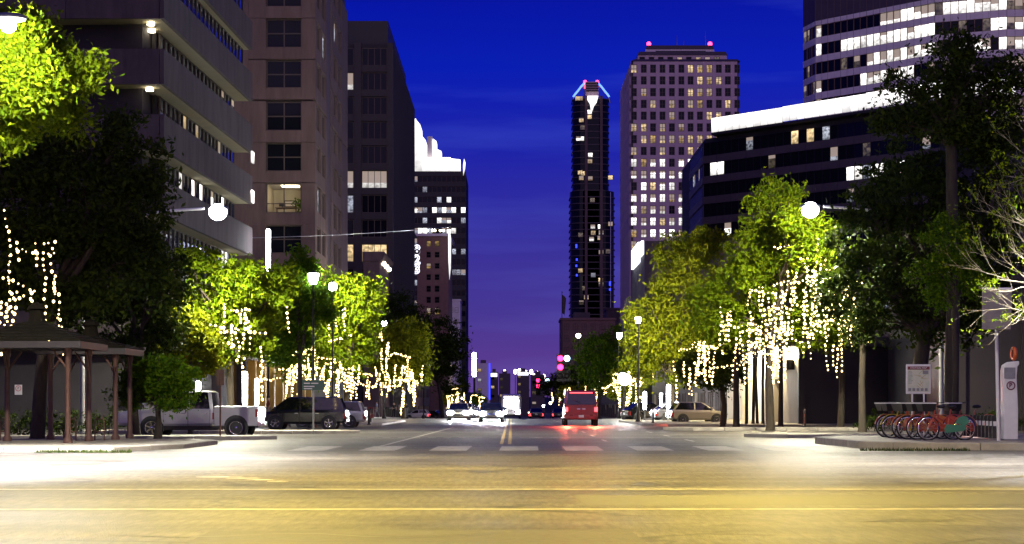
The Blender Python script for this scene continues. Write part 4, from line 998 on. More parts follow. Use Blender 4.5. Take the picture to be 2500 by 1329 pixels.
tree('open branched dark tree standing before the bright office floors', 2320, 66, [(2330, 150, 55, 60, 0), (2280, 220, 60, 50, 0), (2380, 230, 70, 70, 1), (2310, 300, 90, 60, 0), (2420, 320, 80, 80, 1), (2190, 205, 38, 26, 0), (2200, 300, 60, 45, 0), (2460, 200, 50, 60, 1), (2330, 90, 30, 30, 0)], M['leaf_dark'], 14000, .12, 22, trunk_r=.3, clump=.6, twigs=70)
tree('thin tree with lime leaf tufts behind the solar panel', 2330, 58, [(2310, 580, 55, 55, 0), (2280, 660, 50, 50, 0), (2350, 640, 45, 45, 0), (2300, 720, 45, 35, 0), (2370, 700, 40, 40, .5)], M['leaf_green'], 6500, .075, 23, trunk_r=.12, clump=.35)
tree('leaning slender tree before the cream pavilion entrance', 1905, 96, [(1890, 800, 60, 45, 0), (1930, 790, 50, 40, 0)], M['leaf_lime'], 3000, .09, 24, trunk_r=.15, clump=.5)
for i, (px, d) in enumerate(((1797, 92), (1822, 100), (1838, 100.5), (1848, 101), (1862, 100), (1872, 99), (2052, 88), (2105, 80))):
    lab = ['thick dark trunk left of the cream pavilion', 'first thin green trunk before the cream wall', 'second thin green trunk before the cream wall', 'third thin green trunk before the cream wall', 'fourth darker thin trunk before the cream wall', 'fifth black trunk nearest the leaning tree', 'dark trunk between the brick hall and the lit tree', 'dark flared trunk left of the bicycles'][i]
    r = .19 if i in (0, 6, 7) else .10
    tree(lab, px, d, [(px, 800 - 12 * i % 40, 40, 40, 0), (px + 20, 770, 40, 40, .5)], M['leaf_dark'], 1800, .1, 40 + i, 'trunks before the cream wall' if 0 < i < 6 else None, trunk_r=r, clump=.5, twigs=6)

# bare lit branches reaching in from the right kerb
BT = thing('bare_tree', 'bare pale tree with budding twigs leaning in above the bike station', 'tree', (14.6, 41, 0))
mb = MB(); mb.tube([(0, 0, -.1), (.05, .1, 2.2), (-.05, .2, 4.2), (.1, .1, 5.4)], [.26, .2, .17, .14], 10); mb.build('trunk', M['bark_pale'], BT)
rs = random.Random(4); buds = []; mb = MB()
def grow(a, dirv, L, r, depth, seed):
    q = random.Random(seed); p = Vector(a); dv = Vector(dirv).normalized(); pts = [p.copy()]; rr = [r]
    k = 5
    for i in range(k):
        dv = (dv + Vector((q.uniform(-1, 1), q.uniform(-1, 1), q.uniform(-.7, .9))) * .24).normalized(); p = p + dv * (L / k); pts.append(p.copy()); rr.append(r * (1 - .72 * (i + 1) / k))
        if depth > 0 and i >= 1:
            for _ in range(1 if i in (1, 3) and depth > 1 or i == 4 else (2 if i == 2 else 0)):
                nd = (dv + Vector((q.uniform(-1, 1), q.uniform(-1, 1), q.uniform(-.6, 1))) * .85).normalized(); grow(p, nd, L * q.uniform(.42, .68), rr[-1] * .7, depth - 1, seed * 13 + i * 7 + _)
    mb.tube(pts, rr, 6 if depth > 1 else 4)
    if depth == 0: buds.append(pts[-1])
for i, (tx, tz, L) in enumerate(((-1.0, .75, 2.3), (-1.0, .40, 2.4), (-1, .05, 2.3), (-1, -.22, 2.1), (-.9, 1.3, 2.2), (-1, .55, 2.0), (-.4, 1.2, 2.0))):
    z0 = (3.6, 4.6, 4.4, 4.2, 5.3, 5.4, 5.4)[i]; grow((0, .15, z0), (tx, rs.uniform(-.3, .3), tz), L * 1.05, .05, 3, 100 + i)
mb.build('branch', M['bark_pale'], BT)
leaves(BT, 'leaf_bud', M['leaf_lime'], [((b.x, b.y, b.z), (.06, .06, .08)) for b in buds], 2 * len(buds), .05, 55, .08)

# hedges and grass
def hedge(label, x0, x1, d, h, m, n, seed):
    t = thing('hedge', label, 'hedge', ((x0 + x1) / 2, d, 0)); w = (x1 - x0) / 2
    bl = [((-w + w * 2 * (i + .5) / 8, 0, h * .5), (w / 6, .7, h * .52)) for i in range(8)]
    leaves(t, 'foliage', m, bl, n, .07, seed, .25)
    mb = MB()
    for i in range(12): xx = -w + w * 2 * (i + .5) / 12; limb(mb, (xx, 0, -.1), (xx + .2, .1, h * .8), .03, .01, i + seed, n=3, sides=4)
    mb.build('stem', M['bark'], t)
hedge('low dark hedge behind the two pavilions', -27, -15.2, 71.5, 1.15, M['leaf_dark'], 9000, 61)
hedge('low dark hedge in front of the dark brick hall', 17.6, 33, 82.6, 1.0, M['leaf_dark'], 9000, 62)
def tufts(name, n, poly, seed):
    q = random.Random(seed); mb = MB(); (x0, x1, y0, y1) = poly
    for i in range(n):
        x, y = q.uniform(x0, x1), q.uniform(y0, y1); a = q.uniform(0, 6.3); h = q.uniform(.04, .13); dx, dy = math.cos(a) * .015, math.sin(a) * .015; lx, ly = q.uniform(-.05, .05), q.uniform(-.05, .05)
        mb.add([(x - dx, y - dy, 0), (x + dx, y + dy, 0), (x + lx, y + ly, h)], [(0, 1, 2)])
    o = mb.mesh(name, M['grass'], fix=False); return put(name, o, kind='stuff')
tufts('weeds', 700, (-13.5, -10.8, 46.3, 46.6), 1); tufts('weeds', 500, (10.3, 13.5, 48.1, 48.5), 2)

# ================================================================== light strands in the trees
def strands(label, group, d, areas, seed, r=.05):
    """icicle strands: a wire with drops; areas = (px, py, rx, ry, bulbs) in photo pixels at distance d"""
    q = random.Random(seed); (ax, ay, *_r) = areas[0]
    t = thing('light_strand', label, 'light strand', (X(ax, d), d, Z(ay, d)), group=group); ox, oy, oz = t.location
    ball = MB(); ball.ball((0, 0, 0), r, 7, 5, sc=(1, 1, 1.25)); wire = MB()
    allb = MB()
    for (px, py, rx, ry, n) in areas:
        s = d / F; left = n
        while left > 0:
            k = min(left, q.randint(3, 8)); left -= k
            x0 = X(px, d) + q.gauss(0, .62) * rx * s; z0 = Z(py, d) + q.gauss(0, .62) * ry * s; y0 = d - 1.0 + q.uniform(-2.2, .6); dirx = q.choice((-1, 1)); pts = []
            drop = q.random() < .82; x, z = x0, z0
            for i in range(k):
                pts.append((x - ox, y0 - oy, z - oz))
                if drop: z -= q.uniform(.16, .30); x += q.gauss(0, .04)
                else: x += dirx * q.uniform(.12, .26); z += q.uniform(-.13, .08)
            if len(pts) > 1: wire.tube(pts, .008, 3, caps=False)
            for p in pts: allb.ball(p, r * q.uniform(.38, 1.12), 6, 4, sc=(1, 1, 1.2))
    wire.build('wire', M['black'], t, kind='stuff'); o = put('bulb', allb.mesh('bulb', M['bulb'], fix=False), t, kind='stuff')
    return t
strands('warm bulbs hanging in the dark crown above the pavilions', 'light strands', 56.5, [(40, 640, 60, 60, 60), (110, 610, 50, 40, 26), (130, 720, 60, 30, 34), (40, 750, 45, 14, 22), (150, 735, 12, 30, 14), (195, 690, 14, 6, 5), (48, 525, 6, 8, 4), (155, 600, 20, 15, 8), (20, 700, 30, 40, 16)], 1, .05)
strands('sparse warm bulbs in the lime tree behind the pickup', 'light strands', 78.5, [(600, 800, 50, 50, 40), (520, 830, 30, 25, 30), (640, 790, 20, 30, 16), (570, 760, 20, 40, 8), (630, 880, 30, 25, 20), (500, 850, 30, 20, 10), (710, 760, 10, 30, 6)], 2, .06)
strands('dense bulbs swagged under the tree above the black minivan', 'light strands', 116, [(740, 890, 40, 25, 100), (790, 900, 60, 20, 110), (850, 910, 40, 20, 80), (760, 850, 25, 30, 50), (715, 910, 20, 20, 34), (840, 780, 30, 40, 30), (820, 920, 30, 14, 34), (700, 930, 10, 14, 12), (870, 930, 14, 14, 20)], 3, .068)
strands('loose bulb chains in the olive tree beyond the minivan', 'light strands', 148.5, [(935, 840, 14, 35, 26), (960, 880, 30, 20, 34), (985, 920, 40, 25, 74), (940, 930, 14, 40, 30), (1020, 930, 20, 25, 28), (965, 845, 12, 25, 16), (1000, 960, 40, 14, 28), (905, 920, 8, 25, 12)], 4, .085)
strands('bulbs wrapped round the small tree near the white trucks', 'light strands', 253, [(1108, 962, 18, 20, 70), (1095, 980, 16, 10, 30)], 5, .11)
strands('faint bulbs on the small far tree near the headlights', 'light strands', 337, [(1166, 975, 18, 16, 36), (1150, 985, 14, 10, 16)], 6, .12)
strands('bulb curtains hanging through the tall lamp tree', 'light strands', 82, [(1850, 790, 70, 30, 110), (1960, 740, 50, 40, 80), (1980, 680, 30, 40, 46), (2040, 740, 16, 60, 50), (2050, 810, 14, 30, 30), (1900, 830, 50, 20, 60), (1830, 840, 40, 14, 50), (1980, 800, 40, 25, 50), (1880, 860, 12, 35, 50), (1930, 700, 30, 40, 30), (1780, 780, 30, 25, 26), (1880, 760, 30, 30, 30), (2020, 840, 14, 14, 18), (1990, 640, 20, 40, 34), (1955, 600, 25, 40, 24), (1905, 720, 40, 40, 36), (2045, 670, 12, 40, 26), (1850, 720, 40, 30, 24), (2000, 740, 40, 50, 40)], 7, .05)
strands('bulb cascade down the dark trunk right of the broad tree', 'light strands', 97, [(1712, 880, 14, 40, 74), (1700, 840, 22, 14, 26), (1740, 840, 20, 20, 26), (1790, 900, 10, 25, 16), (1670, 915, 25, 14, 20), (1640, 880, 30, 20, 8)], 8, .06)
strands('spray of bulbs round the pavement lamp post', 'light strands', 139, [(1525, 935, 42, 34, 110), (1500, 940, 20, 25, 20)], 9, .075)
strands('bulbs over the red van roof', 'light strands', 188, [(1440, 950, 22, 18, 50), (1385, 962, 25, 12, 40), (1470, 950, 8, 14, 8)], 10, .09)

# ================================================================== street lamps
def spot(parent, loc, watts, colour, size=.25, angle=150, blend=.6, rot=(0, 0, 0), kind='SPOT'):
    l = bpy.data.lights.new('lamp_light', kind); l.energy = watts; l.color = colour; l.shadow_soft_size = size
    if kind == 'SPOT': l.spot_size = R(angle); l.spot_blend = blend
    o = bpy.data.objects.new('lamp_light', l); COL.objects.link(o); o.parent = parent; o.location = loc; o.rotation_euler = rot; return o
def cobra(label, head, pole_dx, watts, colour, glow, group='cobra head street lamps', r=.34, kind='POINT', cone=165, up=0):
    """tall pole with a long arm and a drop-glass luminaire at head"""
    hx, hy, hz = head; t = thing('street_lamp', label, 'street lamp', (hx + pole_dx, hy, 0), group=group)
    mb = MB(); mb.tube([(0, 0, 0), (0, 0, .5), (0, 0, hz - 1.2)], [.14, .11, .075], 10); mb.box(-.2, .2, -.2, .2, 0, .06); mb.build('pole', M['grey_metal'], t)
    mb = MB(); s = -pole_dx; mb.tube([(0, 0, hz - 1.3), (s * .25, 0, hz - .45), (s * .6, 0, hz + .02), (s * .9, 0, hz + .14)], [.075, .07, .065, .06], 8); mb.build('arm', M['white_paint'], t)  # arm paler than the pole: lamp light on it is put into its colour
    sg = 1 if s > 0 else -1
    mb = MB(); mb.ball((s, 0, hz + .16), .42, 14, 8, sc=(1.15, .62, .30)); mb.build('lamp_head', M['grey_metal'], t)
    mb = MB(); mb.ball((s, 0, hz - .02), r, 16, 10, sc=(1, 1, .9)); o = mb.build('lamp_glass', glow, t)
    lo = spot(t, (s, 0, hz - .42), watts, colour, .3, kind=kind, angle=cone)
    if up: spot(t, (s, .1, hz + .2), up, colour, .3, angle=104, rot=(R(96), 0, R(-8)))  # extra spot added at the lamp, aimed forward to brighten the tree crown
    return t
cobra('white street lamp glowing on its long arm before the near office building', (X(532, 75), 75, Z(517, 75)), -6.2, 34000, (1, .95, .72), M['lamp_white'], r=.42, kind='SPOT')
cobra('white street lamp half hidden in the tall lime tree', (X(1978, 75), 75, Z(512, 75)), 6.0, 26000, (1, .95, .72), M['lamp_white'], r=.4, kind='SPOT', cone=172, up=34000)
cobra('white street lamp buried in the lit crown beside the pavilions', (X(20, 40.6), 40.6, Z(60, 40.6)), -3.5, 8500, (1, .95, .80), M['lamp_white'], r=.2)
cobra('white street lamp over the bike station corner', (14.9, 44, 9.2), 4, 900, (1, .92, .68), M['lamp_white'])
cobra('added unseen white lamp over the near carriageway on the left', (-13.1, 39.5, 9.8), -3, 62000, (.93, .93, 1), M['lamp_white'], kind='SPOT', cone=112)  # out-of-view lamp added to whiten the road where headlights lit it
cobra('added unseen white lamp over the near carriageway on the right', (14.6, 37, 9.8), 3, 40000, (.93, .93, 1), M['lamp_white'], kind='SPOT', cone=108)  # its unseen partner, added to whiten the right edge of the road
for s_, w_ in ((-1, 'left'), (1, 'right')):  # unseen sodium lamps added to spread yellow light over the foreground road
    cobra('added unseen sodium lamp reaching over the middle carriageway, ' + w_ + ' of the pair', (s_ * 5.2, 33.5, 10.8), s_ * 6.4, 16500, (1, .74, .12), M['lamp_sodium'], kind='SPOT', cone=140)
    cobra('added unseen sodium lamp at the near kerb, ' + w_ + ' of the pair', (s_ * 4.0, 16, 10.2), s_ * 5.4, 8800, (1, .74, .07), M['lamp_sodium'], kind='SPOT', cone=150)

ORD0 = ['first', 'second', 'third', 'fourth', 'fifth', 'sixth', 'seventh', 'eighth', 'ninth', 'tenth', 'eleventh', 'twelfth']
def lantern(label, px, py, d, r, glow, watts, colour, group=None, shape='urn', throw=None):
    x, z = X(px, d), Z(py, d); b = gz(d); h = z - b
    t = thing('lamp_post', label, 'lamp post', (x, d, b), group=group)
    mb = MB(); mb.lathe([(.22, 0), (.22, .15), (.13, .3), (.10, .8), (.075, 1.0), (.06, h - r - .15), (.12, h - r - .08), (.14, h - r)], n=12); mb.build('post', M['dark_metal'], t)
    mb = MB()
    if shape == 'urn': mb.lathe([(r * .55, h - r), (r * .75, h - r * .3), (r * .95, h + r * .75), (r * .9, h + r * .8), (.01, h + r * .82)], n=12)
    else: mb.ball((0, 0, h), r, 12, 8)
    mb.build('lamp_glass', glow, t)
    mb = MB(); mb.lathe([(r * 1.05, h + r * .83), (r * .6, h + r * 1.05), (.05, h + r * 1.25), (.02, h + r * 1.5)], n=12); mb.build('cap', M['dark_metal'], t)
    if throw is not None: spot(t, (0, r + .1, h), watts, colour, .2, angle=128, rot=(R(88), 0, R(throw)))  # one-way spot added to light the tree behind the post
    elif watts: spot(t, (0, -r - .15, h), watts, colour, .2, kind='POINT')
    return t
lantern('white lantern post rising out of the green tree', 765, 680, 95, .34, M['lamp_white'], 5200, (1, .95, .72), throw=-4)
lantern('bright globe post amid a spray of bulbs on the right pavement', 1524, 925, 137, .55, M['lamp_white'], 1400, (.95, .97, 1), shape='ball')
lantern('lantern post with a lit ball in the spreading lime tree', 812, 700, 112, .3, M['lamp_white'], 15000, (1, .95, .70), shape='ball', throw=-14)
lantern('pale lamp post beside the far right leafy tree', 1512, 820, 158, .3, M['lamp_white'], 3000, (1, .95, .7))
lantern('pale lamp post showing above the broad yellow-green tree', 1558, 782, 111, .22, M['lamp_white'], 17000, (1, .95, .7), throw=-18)
lantern('small lamp post above the olive tree', 938, 790, 160, .28, M['lamp_white'], 2200, (1, .95, .7), shape='ball')
lantern('small warm lamp post in front of the dim brick block', 1412, 820, 230, .35, M['lamp_warm'], 0, (1, .9, .7), shape='ball')
# lit lamps scattered up the far hillside beyond the avenue
for i, (px, py) in enumerate(((1194, 915), (1206, 912), (1232, 909), (1240, 918), (1258, 908), (1268, 906), (1284, 910), (1297, 908), (1303, 918), (1222, 922), (1312, 912), (1328, 920))):
    d = 2440; t = thing('hillside_lamp', 'far white lamp on the hillside at the avenue end, %s from the left' % ORD0[i], 'lamp', (X(px, d), d, -16), group='far lamps on the hillside'); h = Z(py, d) + 16
    MB().tube([(0, 0, 0), (0, 0, h)], .5, 5).build('post', M['dark_metal'], t); MB().ball((0, 0, h), 2.4, 8, 5, sc=(1, 1, 1.5)).build('lamp_glass', M['lamp_warm'], t)
# bollard lights and rows of post lamps along the avenue
def slim_light(label, px, py0, py1, d, w=.16, group='tall white light columns on the pavement', m='lamp_white'):
    x = X(px, d); t = thing('light_column', label, 'light column', (x, d, gz(d)), group=group); z0, z1 = Z(py1, d) - gz(d), Z(py0, d) - gz(d)
    mb = MB(); mb.lathe([(w * .9, 0), (w * .9, .1), (w * .55, .14), (w * .55, z0)], n=10); mb.build('post', M['dark_metal'], t)
    MB().lathe([(w * .5, z0), (w, z0 + .1), (w * 1.05, z1 - .12), (w * .7, z1), (.01, z1 + .02)], n=10).build('lamp_glass', M[m], t)
slim_light('slim white light column in front of the square windows', 655, 560, 662, 108, .14)
for i, (px, a, b_, d, w) in enumerate(((410, 930, 962, 86, .11), (484, 930, 975, 88, .13), (598, 908, 990, 92, .14), (627, 925, 990, 96, .12), (1574, 957, 1000, 120, .13), (1632, 940, 1000, 118, .14), (1614, 960, 1000, 122, .09), (1158, 862, 920, 420, .5))):
    slim_light(['light column behind the young tree', 'light column at the pickup cab', 'tall light column over the pickup bed', 'light column near the pickup tailgate', 'light column left of the parked cars', 'tallest light column by the parked cars', 'thin light column between the parked cars', 'far tall light column left of the headlights'][i], px, a, b_, d, w, None)
ll = [(190, -12.2), (230, -12.4), (275, -12.2), (330, -12.4), (400, -12.2), (490, -12.4), (600, -12.2), (230, 12.3), (280, 12.2), (340, 12.3), (420, 12.3), (520, 12.2), (640, 12.3), (800, 12.2), (780, -12.3), (980, 12.2), (960, -12.3), (1200, 12.2), (1180, -12.3)]
ORD = ['nearest', 'second', 'third', 'fourth', 'fifth', 'sixth', 'seventh', 'eighth', 'ninth', 'tenth', 'eleventh', 'twelfth']
def LPL(i, d, x):
    same = sorted(q for q, w in ll if w * x > 0); return 'globe lamp post on the %s kerb of the avenue, %s of its row' % ('left' if x < 0 else 'right', ORD[same.index(d)])
for i, (d, x) in enumerate(ll):
    px = CX + x / d * F; lantern(LPL(i, d, x), px, HZ - (gz(d) + 5.2 - EYE) * F / d, d, .30 if d < 500 else .45, M['lamp_warm'] if i % 3 else M['lamp_white'], 500 if d < 300 else 0, (1, .9, .72), 'globe lamp posts along the avenue', 'ball')

OW = thing('overhead_wire', 'thin overhead wire crossing above the trees from the near building', 'wire', (X(560, 108), 108, Z(582, 108)))
ox, oy, oz = OW.location
MB().tube([(X(560 + 60 * k, 108 + 3 * k) - ox, 3 * k, Z(582 - 3 * k + 5 * math.sin(k / 9 * PI), 108 + 3 * k) - oz) for k in range(10)], .022, 5).build('cable', M['steel'], OW)
for k in (0, 9): MB().lathe([(.05, -.12), (.09, -.05), (.05, 0), (.09, .05), (.05, .12)], (X(560 + 60 * k, 108 + 3 * k) - ox, 3 * k, Z(582 - 3 * k, 108 + 3 * k) - oz), 8).build('insulator', M['dark_metal'], OW)
# ================================================================== signals and signs
def signal(label, px, py, d, arm_px, wpx, wpy, sc):
    x, z = X(px, d), Z(py, d); b = gz(d); ax = X(arm_px, d)
    t = thing('traffic_signal', label, 'traffic signal', (ax, d, b)); hh = z - b
    mb = MB(); mb.tube([(0, 0, 0), (0, 0, hh + 1.2)], [.16, .11], 10); mb.build('pole', M['grey_metal'], t)
    zr = Z(wpy, d) - b
    mb = MB(); mb.tube([(0, 0, hh - .6), ((x - ax) * .5, 0, zr + .05), (x - ax - .3, 0, zr + .1)], [.10, .08, .05], 8); mb.build('arm', M['grey_metal'], t)
    for (sx, lensm, lit) in ((x - ax, M['signal_red'], 0), (X(wpx, d) - ax, M['signal_white'], 0)):
        w = .23 * sc; mb = MB(); mb.box(sx - w, sx + w, -.12, .12, zr - 1.35 * sc, zr + .42 * sc); h_ = mb.build('housing', M['black'], t, bevel=.02)
        for k in range(3):
            zz = zr + .12 * sc - k * .56 * sc
            mm = lensm if (k == 0 or (k == 1 and lensm is M['signal_red'])) else M['dark_metal']
            mb = MB(); mb.lathe([(.19 * sc, -.14), (.15 * sc, -.20), (.001, -.22)], (sx, 0, zz), 14, axis='y'); put('lens', mb.mesh('lens', mm), h_)
            mb = MB(); mb.lathe([(.21 * sc, -.13), (.22 * sc, -.34)], (sx, 0, zz), 14, axis='y'); put('visor', mb.mesh('visor', M['black']), h_)
    return t
T1 = signal('mast arm traffic signal with glowing red and white lenses over the avenue', 1368, 880, 178, 1512, 1384, 880, 1.7)
T2 = signal('farther mast arm signal lit red and white', 1314, 935, 300, 1420, 1336, 932, 1.9)
for t, c, e in ((T1, (1, .05, .12), 500), (T2, (1, .05, .12), 500)):
    pass
SN = thing('street_sign', 'blue street name sign reading 10th on the signal arm', 'sign', (X(1492, 177.5), 177.5, Z(887, 177.5)))
MB().box(-1.1, 1.1, -.03, .03, -.35, .35).build('panel', mat('sign_blue', (.02, .05, .16), .4, noise=.2), SN, bevel=.02)
me = text_mesh('10th', .55, .01); me.materials.append(M['white_paint']); put('lettering', me, SN, (0, -.05, 0), (PI / 2, 0, 0))
MB().box(-.05, .05, .03, .12, -.2, .5).build('bracket', M['grey_metal'], SN)
GS = thing('guide_sign', 'wide dark green guide sign on a thin post behind the minivan', 'sign', (X(765, 74), 74, 0))
z0, z1 = Z(953, 74), Z(928, 74); hw = 27 / F * 74
MB().tube([(0, .04, 0), (0, .04, z1)], .035, 8).build('post', M['grey_metal'], GS)
MB().box(-hw, hw, -.02, .02, z0, z1).build('panel', mat('sign_green', (.01, .07, .05), .4, noise=.2), GS, bevel=.01)
mb = MB()
for (a, b_, c, dd) in ((-.85, -.3, .62, .72), (-.2, .45, .62, .72), (-.85, .1, .32, .42), (-.85, -.1, .10, .2)): mb.box(hw * a, hw * b_, -.03, -.021, z0 + (z1 - z0) * c, z0 + (z1 - z0) * dd)
mb.build('lettering', M['white_paint'], GS)
RP = thing('sign_post', 'thin rust red post with a folded sign in front of the pickup bed', 'post', (X(538, 63.2), 63.2, .15))
MB().tube([(0, 0, 0), (0, 0, 2.5)], .035, 8).build('post', M['rust_post'], RP)
mb = MB(); mb.prof([(-.02, 1.95), (.02, 1.95), (.02, 2.55), (-.02, 2.55)], 'x', -.15, .15); mb.build('sign_plate', M['rust_post'], RP)
NP = thing('parking_sign', 'small no parking sign hung on a pavilion post', 'sign', (X(45, 58.8), 58.8, Z(952, 58.8)))
MB().box(-.13, .13, -.012, .012, -.18, .18).build('plate', M['white_paint'], NP)
mb = MB(); mb.lathe([(.085, -.016), (.105, -.016), (.105, -.02), (.085, -.02)], (0, 0, .05), 18, axis='y'); mb.build('ring', mat('sign_red', (.5, .02, .02), .5, noise=.2), NP)
me = text_mesh('P', .13, .002); me.materials.append(M['black']); put('lettering', me, NP, (0, -.016, .05), (PI / 2, 0, 0))
FP = thing('flagpole', 'thin dark flagpole with a drooping flag beside the slender tower', 'flagpole', (X(1372, 330), 330, gz(330)))
hp = Z(715, 330) - gz(330)
MB().tube([(0, 0, 0), (0, 0, hp)], [.16, .05], 8).build('pole', M['dark_metal'], FP); MB().ball((0, 0, hp + .1), .14).build('finial', M['dark_metal'], FP)
mb = MB(); rg = []
for i in range(7): z = hp - .4 - i * .62; rg.append([(.05, 0, z), (.5 + .12 * math.sin(i), .12 * math.sin(i * 2), z - .3), (.85 - .06 * i, -.1 * math.cos(i * 2), z - .8)])
vs = [p for r_ in rg for p in r_]; mb.add(vs, [(3 * i + j, 3 * i + j + 1, 3 * i + j + 4, 3 * i + j + 3) for i in range(6) for j in range(2)], 0, True); mb.build('flag', M['dark_stone'], FP)
for i, (px, d, lab) in enumerate(((901, 96, 'lone short bollard post at the corner of the left pavement'), (1594, 104, 'short post at the right pavement corner'), (1965, 86, 'thin stake on the right verge'))):
    t = thing('bollard', lab, 'bollard', (X(px, d), d, .14)); MB().lathe([(.07, 0), (.06, .8), (.07, .84), (.05, .95), (.001, .97)], n=10).build('post', M['dark_metal'], t); MB().lathe([(.12, 0), (.11, .05), (.07, .07)], n=10).build('base', M['dark_metal'], t)

# ================================================================== pavilions and racks on the left corner
def pavilion(label, px, d, apex_py, eave_py, half_px):
    s = d / F; x = X(px, d); b = .15; t = thing('pavilion', label, 'pavilion', (x, d, b)); w = half_px * s; ze = Z(eave_py, d) - b; za = Z(apex_py, d) - b; dp = w * .95
    # hipped roof: slope from the eaves to a small square neck, then the cap
    n = .28; zn = za - .55
    for k in range(4):
        c0 = [(-w, -dp), (w, -dp), (w, dp), (-w, dp)]; a, b2 = c0[k], c0[(k + 1) % 4]; e = [(-n, -n), (n, -n), (n, n), (-n, n)]; p, q = e[k], e[(k + 1) % 4]
        mb = MB(); m0 = lambda u, v, f: (u[0] + (v[0] - u[0]) * f, u[1] + (v[1] - u[1]) * f)
        zz = lambda f: ze + (zn - ze) * (f ** 1.12); K = 6; top = []; 
        rows = []
        for i in range(K + 1):
            f = i / K; rows.append((m0(a, p, f), m0(b2, q, f), zz(f)))
        for i in range(K):
            (l0, r0, h0), (l1, r1, h1) = rows[i], rows[i + 1]; lift = .03
            mb.add([(l0[0], l0[1], h0 + lift), (r0[0], r0[1], h0 + lift), (r1[0], r1[1], h1), (l1[0], l1[1], h1), (l0[0], l0[1], h0 - .04), (r0[0], r0[1], h0 - .04), (r1[0], r1[1], h1 - .06), (l1[0], l1[1], h1 - .06)], [(0, 1, 2, 3), (4, 7, 6, 5), (0, 4, 5, 1), (3, 2, 6, 7), (1, 5, 6, 2), (0, 3, 7, 4)])
        mb.build('roof_slope', M['roof_tile'], t)
    mb = MB(); mb.box(-w + .02, w - .02, -dp + .02, -dp + .12, ze - .26, ze - .05); mb.box(-w + .02, w - .02, dp - .12, dp - .02, ze - .26, ze - .05); mb.box(-w + .02, -w + .12, -dp + .13, dp - .13, ze - .26, ze - .05); mb.box(w - .12, w - .02, -dp + .13, dp - .13, ze - .26, ze - .05); mb.build('fascia_board', M['black_stone'], t)
    MB().box(-w + .13, w - .13, -dp + .13, dp - .13, ze - .2, ze - .12).build('ceiling', M['dark_core'], t)
    mb = MB(); mb.lathe([(n * 1.3, zn - .1), (n * .95, zn + .12), (n * .8, za - .18), (n * 1.15, za - .14), (n * .9, za - .02), (.02, za + .1)], n=8, smooth=False); mb.build('roof_cap', M['roof_tile'], t)
    for sx in (-1, 1):
        for sy in (-1, 1):
            mb = MB(); mb.lathe([(.15, 0), (.15, .12), (.09, .18), (.08, ze - .5), (.12, ze - .4), (.12, ze - .2)], (sx * w * .72, sy * dp * .72, 0), 12); mb.build('post', M['rust_post'], t)
            for (ax, ay) in ((1, 0), (0, 1)): MB().tube([(sx * w * .72, sy * dp * .72, ze - .95), (sx * w * (.72 - .25 * ax), sy * dp * (.72 - .25 * ay), ze - .3)], .035, 6).build('brace', M['rust_post'], t)
    return t
pavilion('nearer dark hip-roofed pavilion at the left corner', 90, 53, 745, 834, 142)
pavilion('second hip-roofed pavilion behind, its eave catching light', 222, 57.5, 786, 850, 108)
def arack(label, px, d):
    t = thing('bike_rack', label, 'bike rack', (X(px, d), d, .15), group='rust red bike racks by the pavilions')
    mb = MB()
    for s in (-1, 1): mb.tube([(s * .16, 0, 0), (s * .15, 0, .62), (s * .10, 0, .78)], .026, 8)
    mb.build('leg', M['rust_post'], t)
    mb = MB(); mb.tube([(-.15, 0, .30), (.15, 0, .30)], .02, 6); mb.tube([(-.12, 0, .72), (.12, 0, .72)], .022, 6); mb.tube([(-.10, 0, .76), (-.16, 0, .88)], .018, 6); mb.tube([(.10, 0, .76), (.16, 0, .88)], .018, 6); mb.build('crossbar', M['rust_post'], t)
    MB().lathe([(.07, -.02), (.09, -.02), (.09, .02), (.07, .02), (.07, -.02)], (0, 0, .5), 14, axis='y').build('ring', M['rust_post'], t)
arack('rust red bike rack nearer the nearest pavilion', 174, 54.5); arack('rust red bike rack toward the pickup', 243, 55.2); arack('rust red bike rack at the far left pavilion post', 12, 55)

# ================================================================== bike share station on the right corner
SZ = .22
KS = thing('bike_kiosk', 'white bike share kiosk totem with an orange ring on top', 'kiosk', (X(2462, 52.5), 52.5, SZ)); u = 52.5 / F
def kz(py): return Z(py, 52.5) - SZ
def kx(px): return (px - 2462) * u
body = [(kx(2446), 0), (kx(2481), 0), (kx(2481.5), kz(1000)), (kx(2478), kz(920)), (kx(2480), kz(896)), (kx(2484), kz(890)), (kx(2484), kz(882)), (kx(2462), kz(884)), (kx(2449), kz(892)), (kx(2446), kz(905))]
mb = MB(); mb.prof(body, 'y', -.20, .20); mb.build('totem', M['white_paint'], KS, bevel=.03)
MB().box(kx(2446), kx(2481), -.3, .3, -.02, .04).build('base_plate', M['grey_metal'], KS)
MB().box(kx(2447), kx(2474), -.225, -.205, kz(925), kz(898)).build('screen', M['grey_metal'], KS)
MB().lathe([(.14, -.05), (.20, -.06), (.235, 0), (.20, .06), (.14, .05), (.14, -.05)], (kx(2475), 0, kz(864)), 20, axis='x').build('ring', mat('orange_ring', (.62, .12, .02), .45, noise=.1), KS)
MB().lathe([(.145, -.212), (.105, -.212), (.105, -.222), (.145, -.222), (.145, -.212)], (kx(2463), 0, kz(942)), 22, axis='y').build('emblem_ring', mat('emblem', (.16, .04, .07), .5, noise=.1), KS)
me = text_mesh('B', .2, .004, bold=.008); me.materials.append(bpy.data.materials['emblem']); put('emblem_letter', me, KS, (kx(2463), -.214, kz(942)), (PI / 2, 0, 0))
SP = thing('solar_pole', 'white pole carrying a tilted solar panel beside the kiosk', 'solar panel', (X(2438, 51.6), 51.6, SZ)); u2 = 51.6 / F
sx = lambda px: (px - 2438) * u2; szz = lambda py: Z(py, 51.6) - SZ
